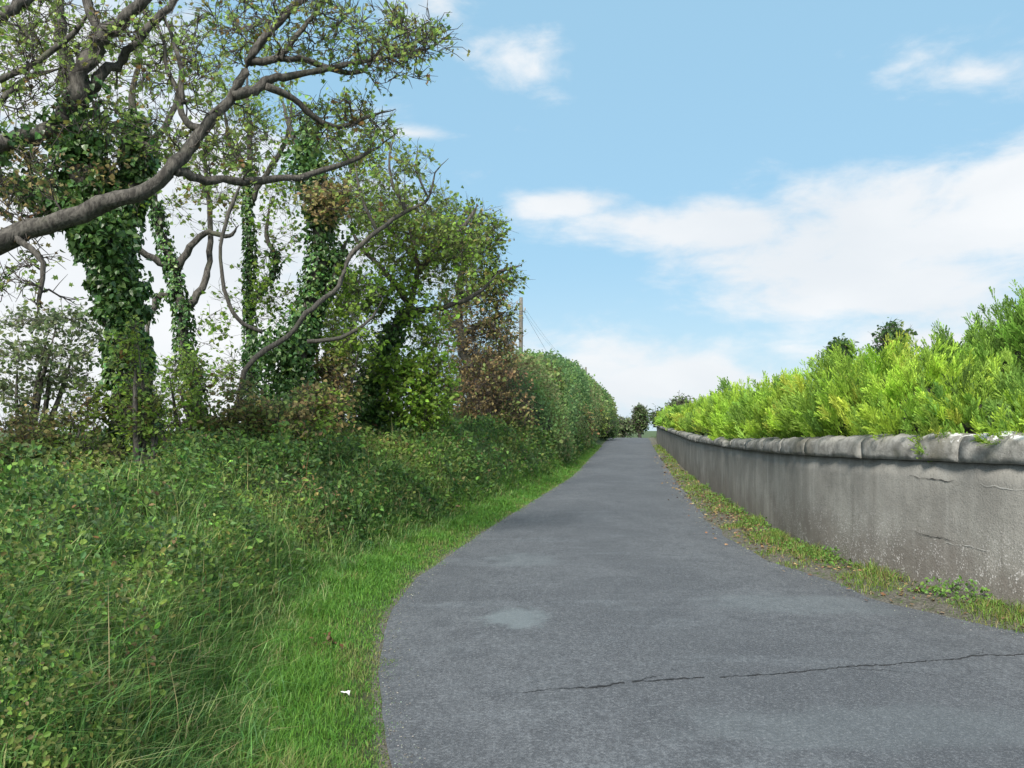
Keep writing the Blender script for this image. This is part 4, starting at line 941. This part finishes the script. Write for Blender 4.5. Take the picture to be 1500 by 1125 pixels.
g = Geo()                                            # fallen leaves in the gutter
N = 4200; y = 6 * (45 / 6) ** rng.random(N); x = XW(y) - np.abs(rng.normal(.3, .28, N)) - .03
w_ = np.exp(-((np.log(y / 15)) / .45) ** 2) + .12; m = (rng.random(N) < w_) & (x < XW(y) - .02); x, y = x[m], y[m]; n = len(x)
z = np.maximum(ground_z(x, y), np.where(x < XW(y) - VW(y), road_z(x, y), -9)) + rng.uniform(.006, .035, n)
a = rng.uniform(0, 6.28, n)
scatter_leaves(g, T_LOBE, np.stack([x, y, z], -1), np.stack([np.cos(a), np.sin(a), rng.normal(0, .25, n)], -1), rng.normal(0, .35, (n, 3)) + np.array([0, 0, 1]), rng.uniform(.022, .055, n) * np.maximum(1, y / 11) ** .6, pick([(3, (.19, .105, .06)), (2, (.26, .16, .08)), (3, (.14, .085, .06)), (1, (.3, .22, .12))], n, rng, .25))
tag(g.build("fallen_leaves", M_DRY), "drift of brown fallen leaves between road and wall", "leaves", kind='stuff')

# road grit along the edges
g = Geo(); N = 3600; y = 3 * (40 / 3) ** rng.random(N); sd_ = rng.random(N) < .5
x = np.where(sd_, XL(y) + np.abs(rng.normal(0, .09, N)), XW(y) - VW(y) - np.abs(rng.normal(0, .14, N))); z = road_z(x, y) + .002
s = rng.uniform(.002, .006, N) * np.maximum(1, y / 7) ** .6
tv = np.array([(-1, -.6, 0), (1, -.7, 0), (.8, .8, 0), (-.7, .9, 0), (.1, 0, .9)]); th = rng.uniform(0, 6.28, N)
rot = np.stack([np.stack([np.cos(th), -np.sin(th), 0 * th], -1), np.stack([np.sin(th), np.cos(th), 0 * th], -1), np.stack([0 * th, 0 * th, 0 * th + 1], -1)], 1)
V = np.einsum('nij,kj->nki', rot, tv) * s[:, None, None] + np.stack([x, y, z], -1)[:, None]
F = (np.arange(N)[:, None, None] * 5 + np.array([(0, 1, 4), (1, 2, 4), (2, 3, 4), (3, 0, 4)])[None]).reshape(-1, 3)
g.add(V.reshape(-1, 3), F, np.repeat(pick([(3, (.16, .155, .15)), (2, (.1, .095, .09)), (1, (.25, .22, .19))], N, rng, .2), 5, 0))
tag(g.build("road_grit", M_DRY), "loose grit washed to the edges of the road", "grit", kind='stuff')

# litter and dead dock leaves on the verge
def scrap(px, py, s, label, seed):
    d = EYE * FPX / (py - HZ); x = (px - 750) / FPX * d; z = float(ground_z(x, d)) + .045; r = np.random.default_rng(seed)
    u, v = np.meshgrid(np.linspace(-1, 1, 6), np.linspace(-.6, .6, 5), indexing='ij')
    V = np.stack([x + u * s, d + v * s, z + r.normal(0, .22 * s, u.shape) + .3 * s * u * v], -1).reshape(-1, 3)
    a, b = np.meshgrid(np.arange(5), np.arange(4), indexing='ij')
    o = mk("paper_scrap", V, np.stack([a * 5 + b, (a + 1) * 5 + b, (a + 1) * 5 + b + 1, a * 5 + b + 1], -1).reshape(-1, 4), M_PAPER)
    so = o.modifiers.new("thick", 'SOLIDIFY'); so.thickness = .002
    tag(o, label, "litter")
scrap(506, 1029, .026, "crumpled white paper scrap lying on the grass verge", 1)
rngd = np.random.default_rng(77)
for px, py, lab in ((482, 958, "rusty brown dead dock leaves on the verge by the road"),):
    d = EYE * FPX / (py - HZ); x = (px - 750) / FPX * d; n = 12; z = float(ground_z(x, d))
    root = Geo(); pos = np.stack([x + rngd.normal(0, .05, n), d + rngd.normal(0, .04, n), z + rngd.uniform(.03, .12, n)], -1)
    scatter_leaves(root, T_OVAL, pos, rdir(n, rngd) + np.array([0, 0, .2]), rdir(n, rngd) * .6 + np.array([0, -.4, 1]), rngd.uniform(.03, .06, n), pick([(2, (.12, .06, .035)), (1, (.1, .06, .035))], n, rngd, .2))
    tag(root.build("dock_leaves", M_DRY), lab, "dead leaves", kind='stuff')
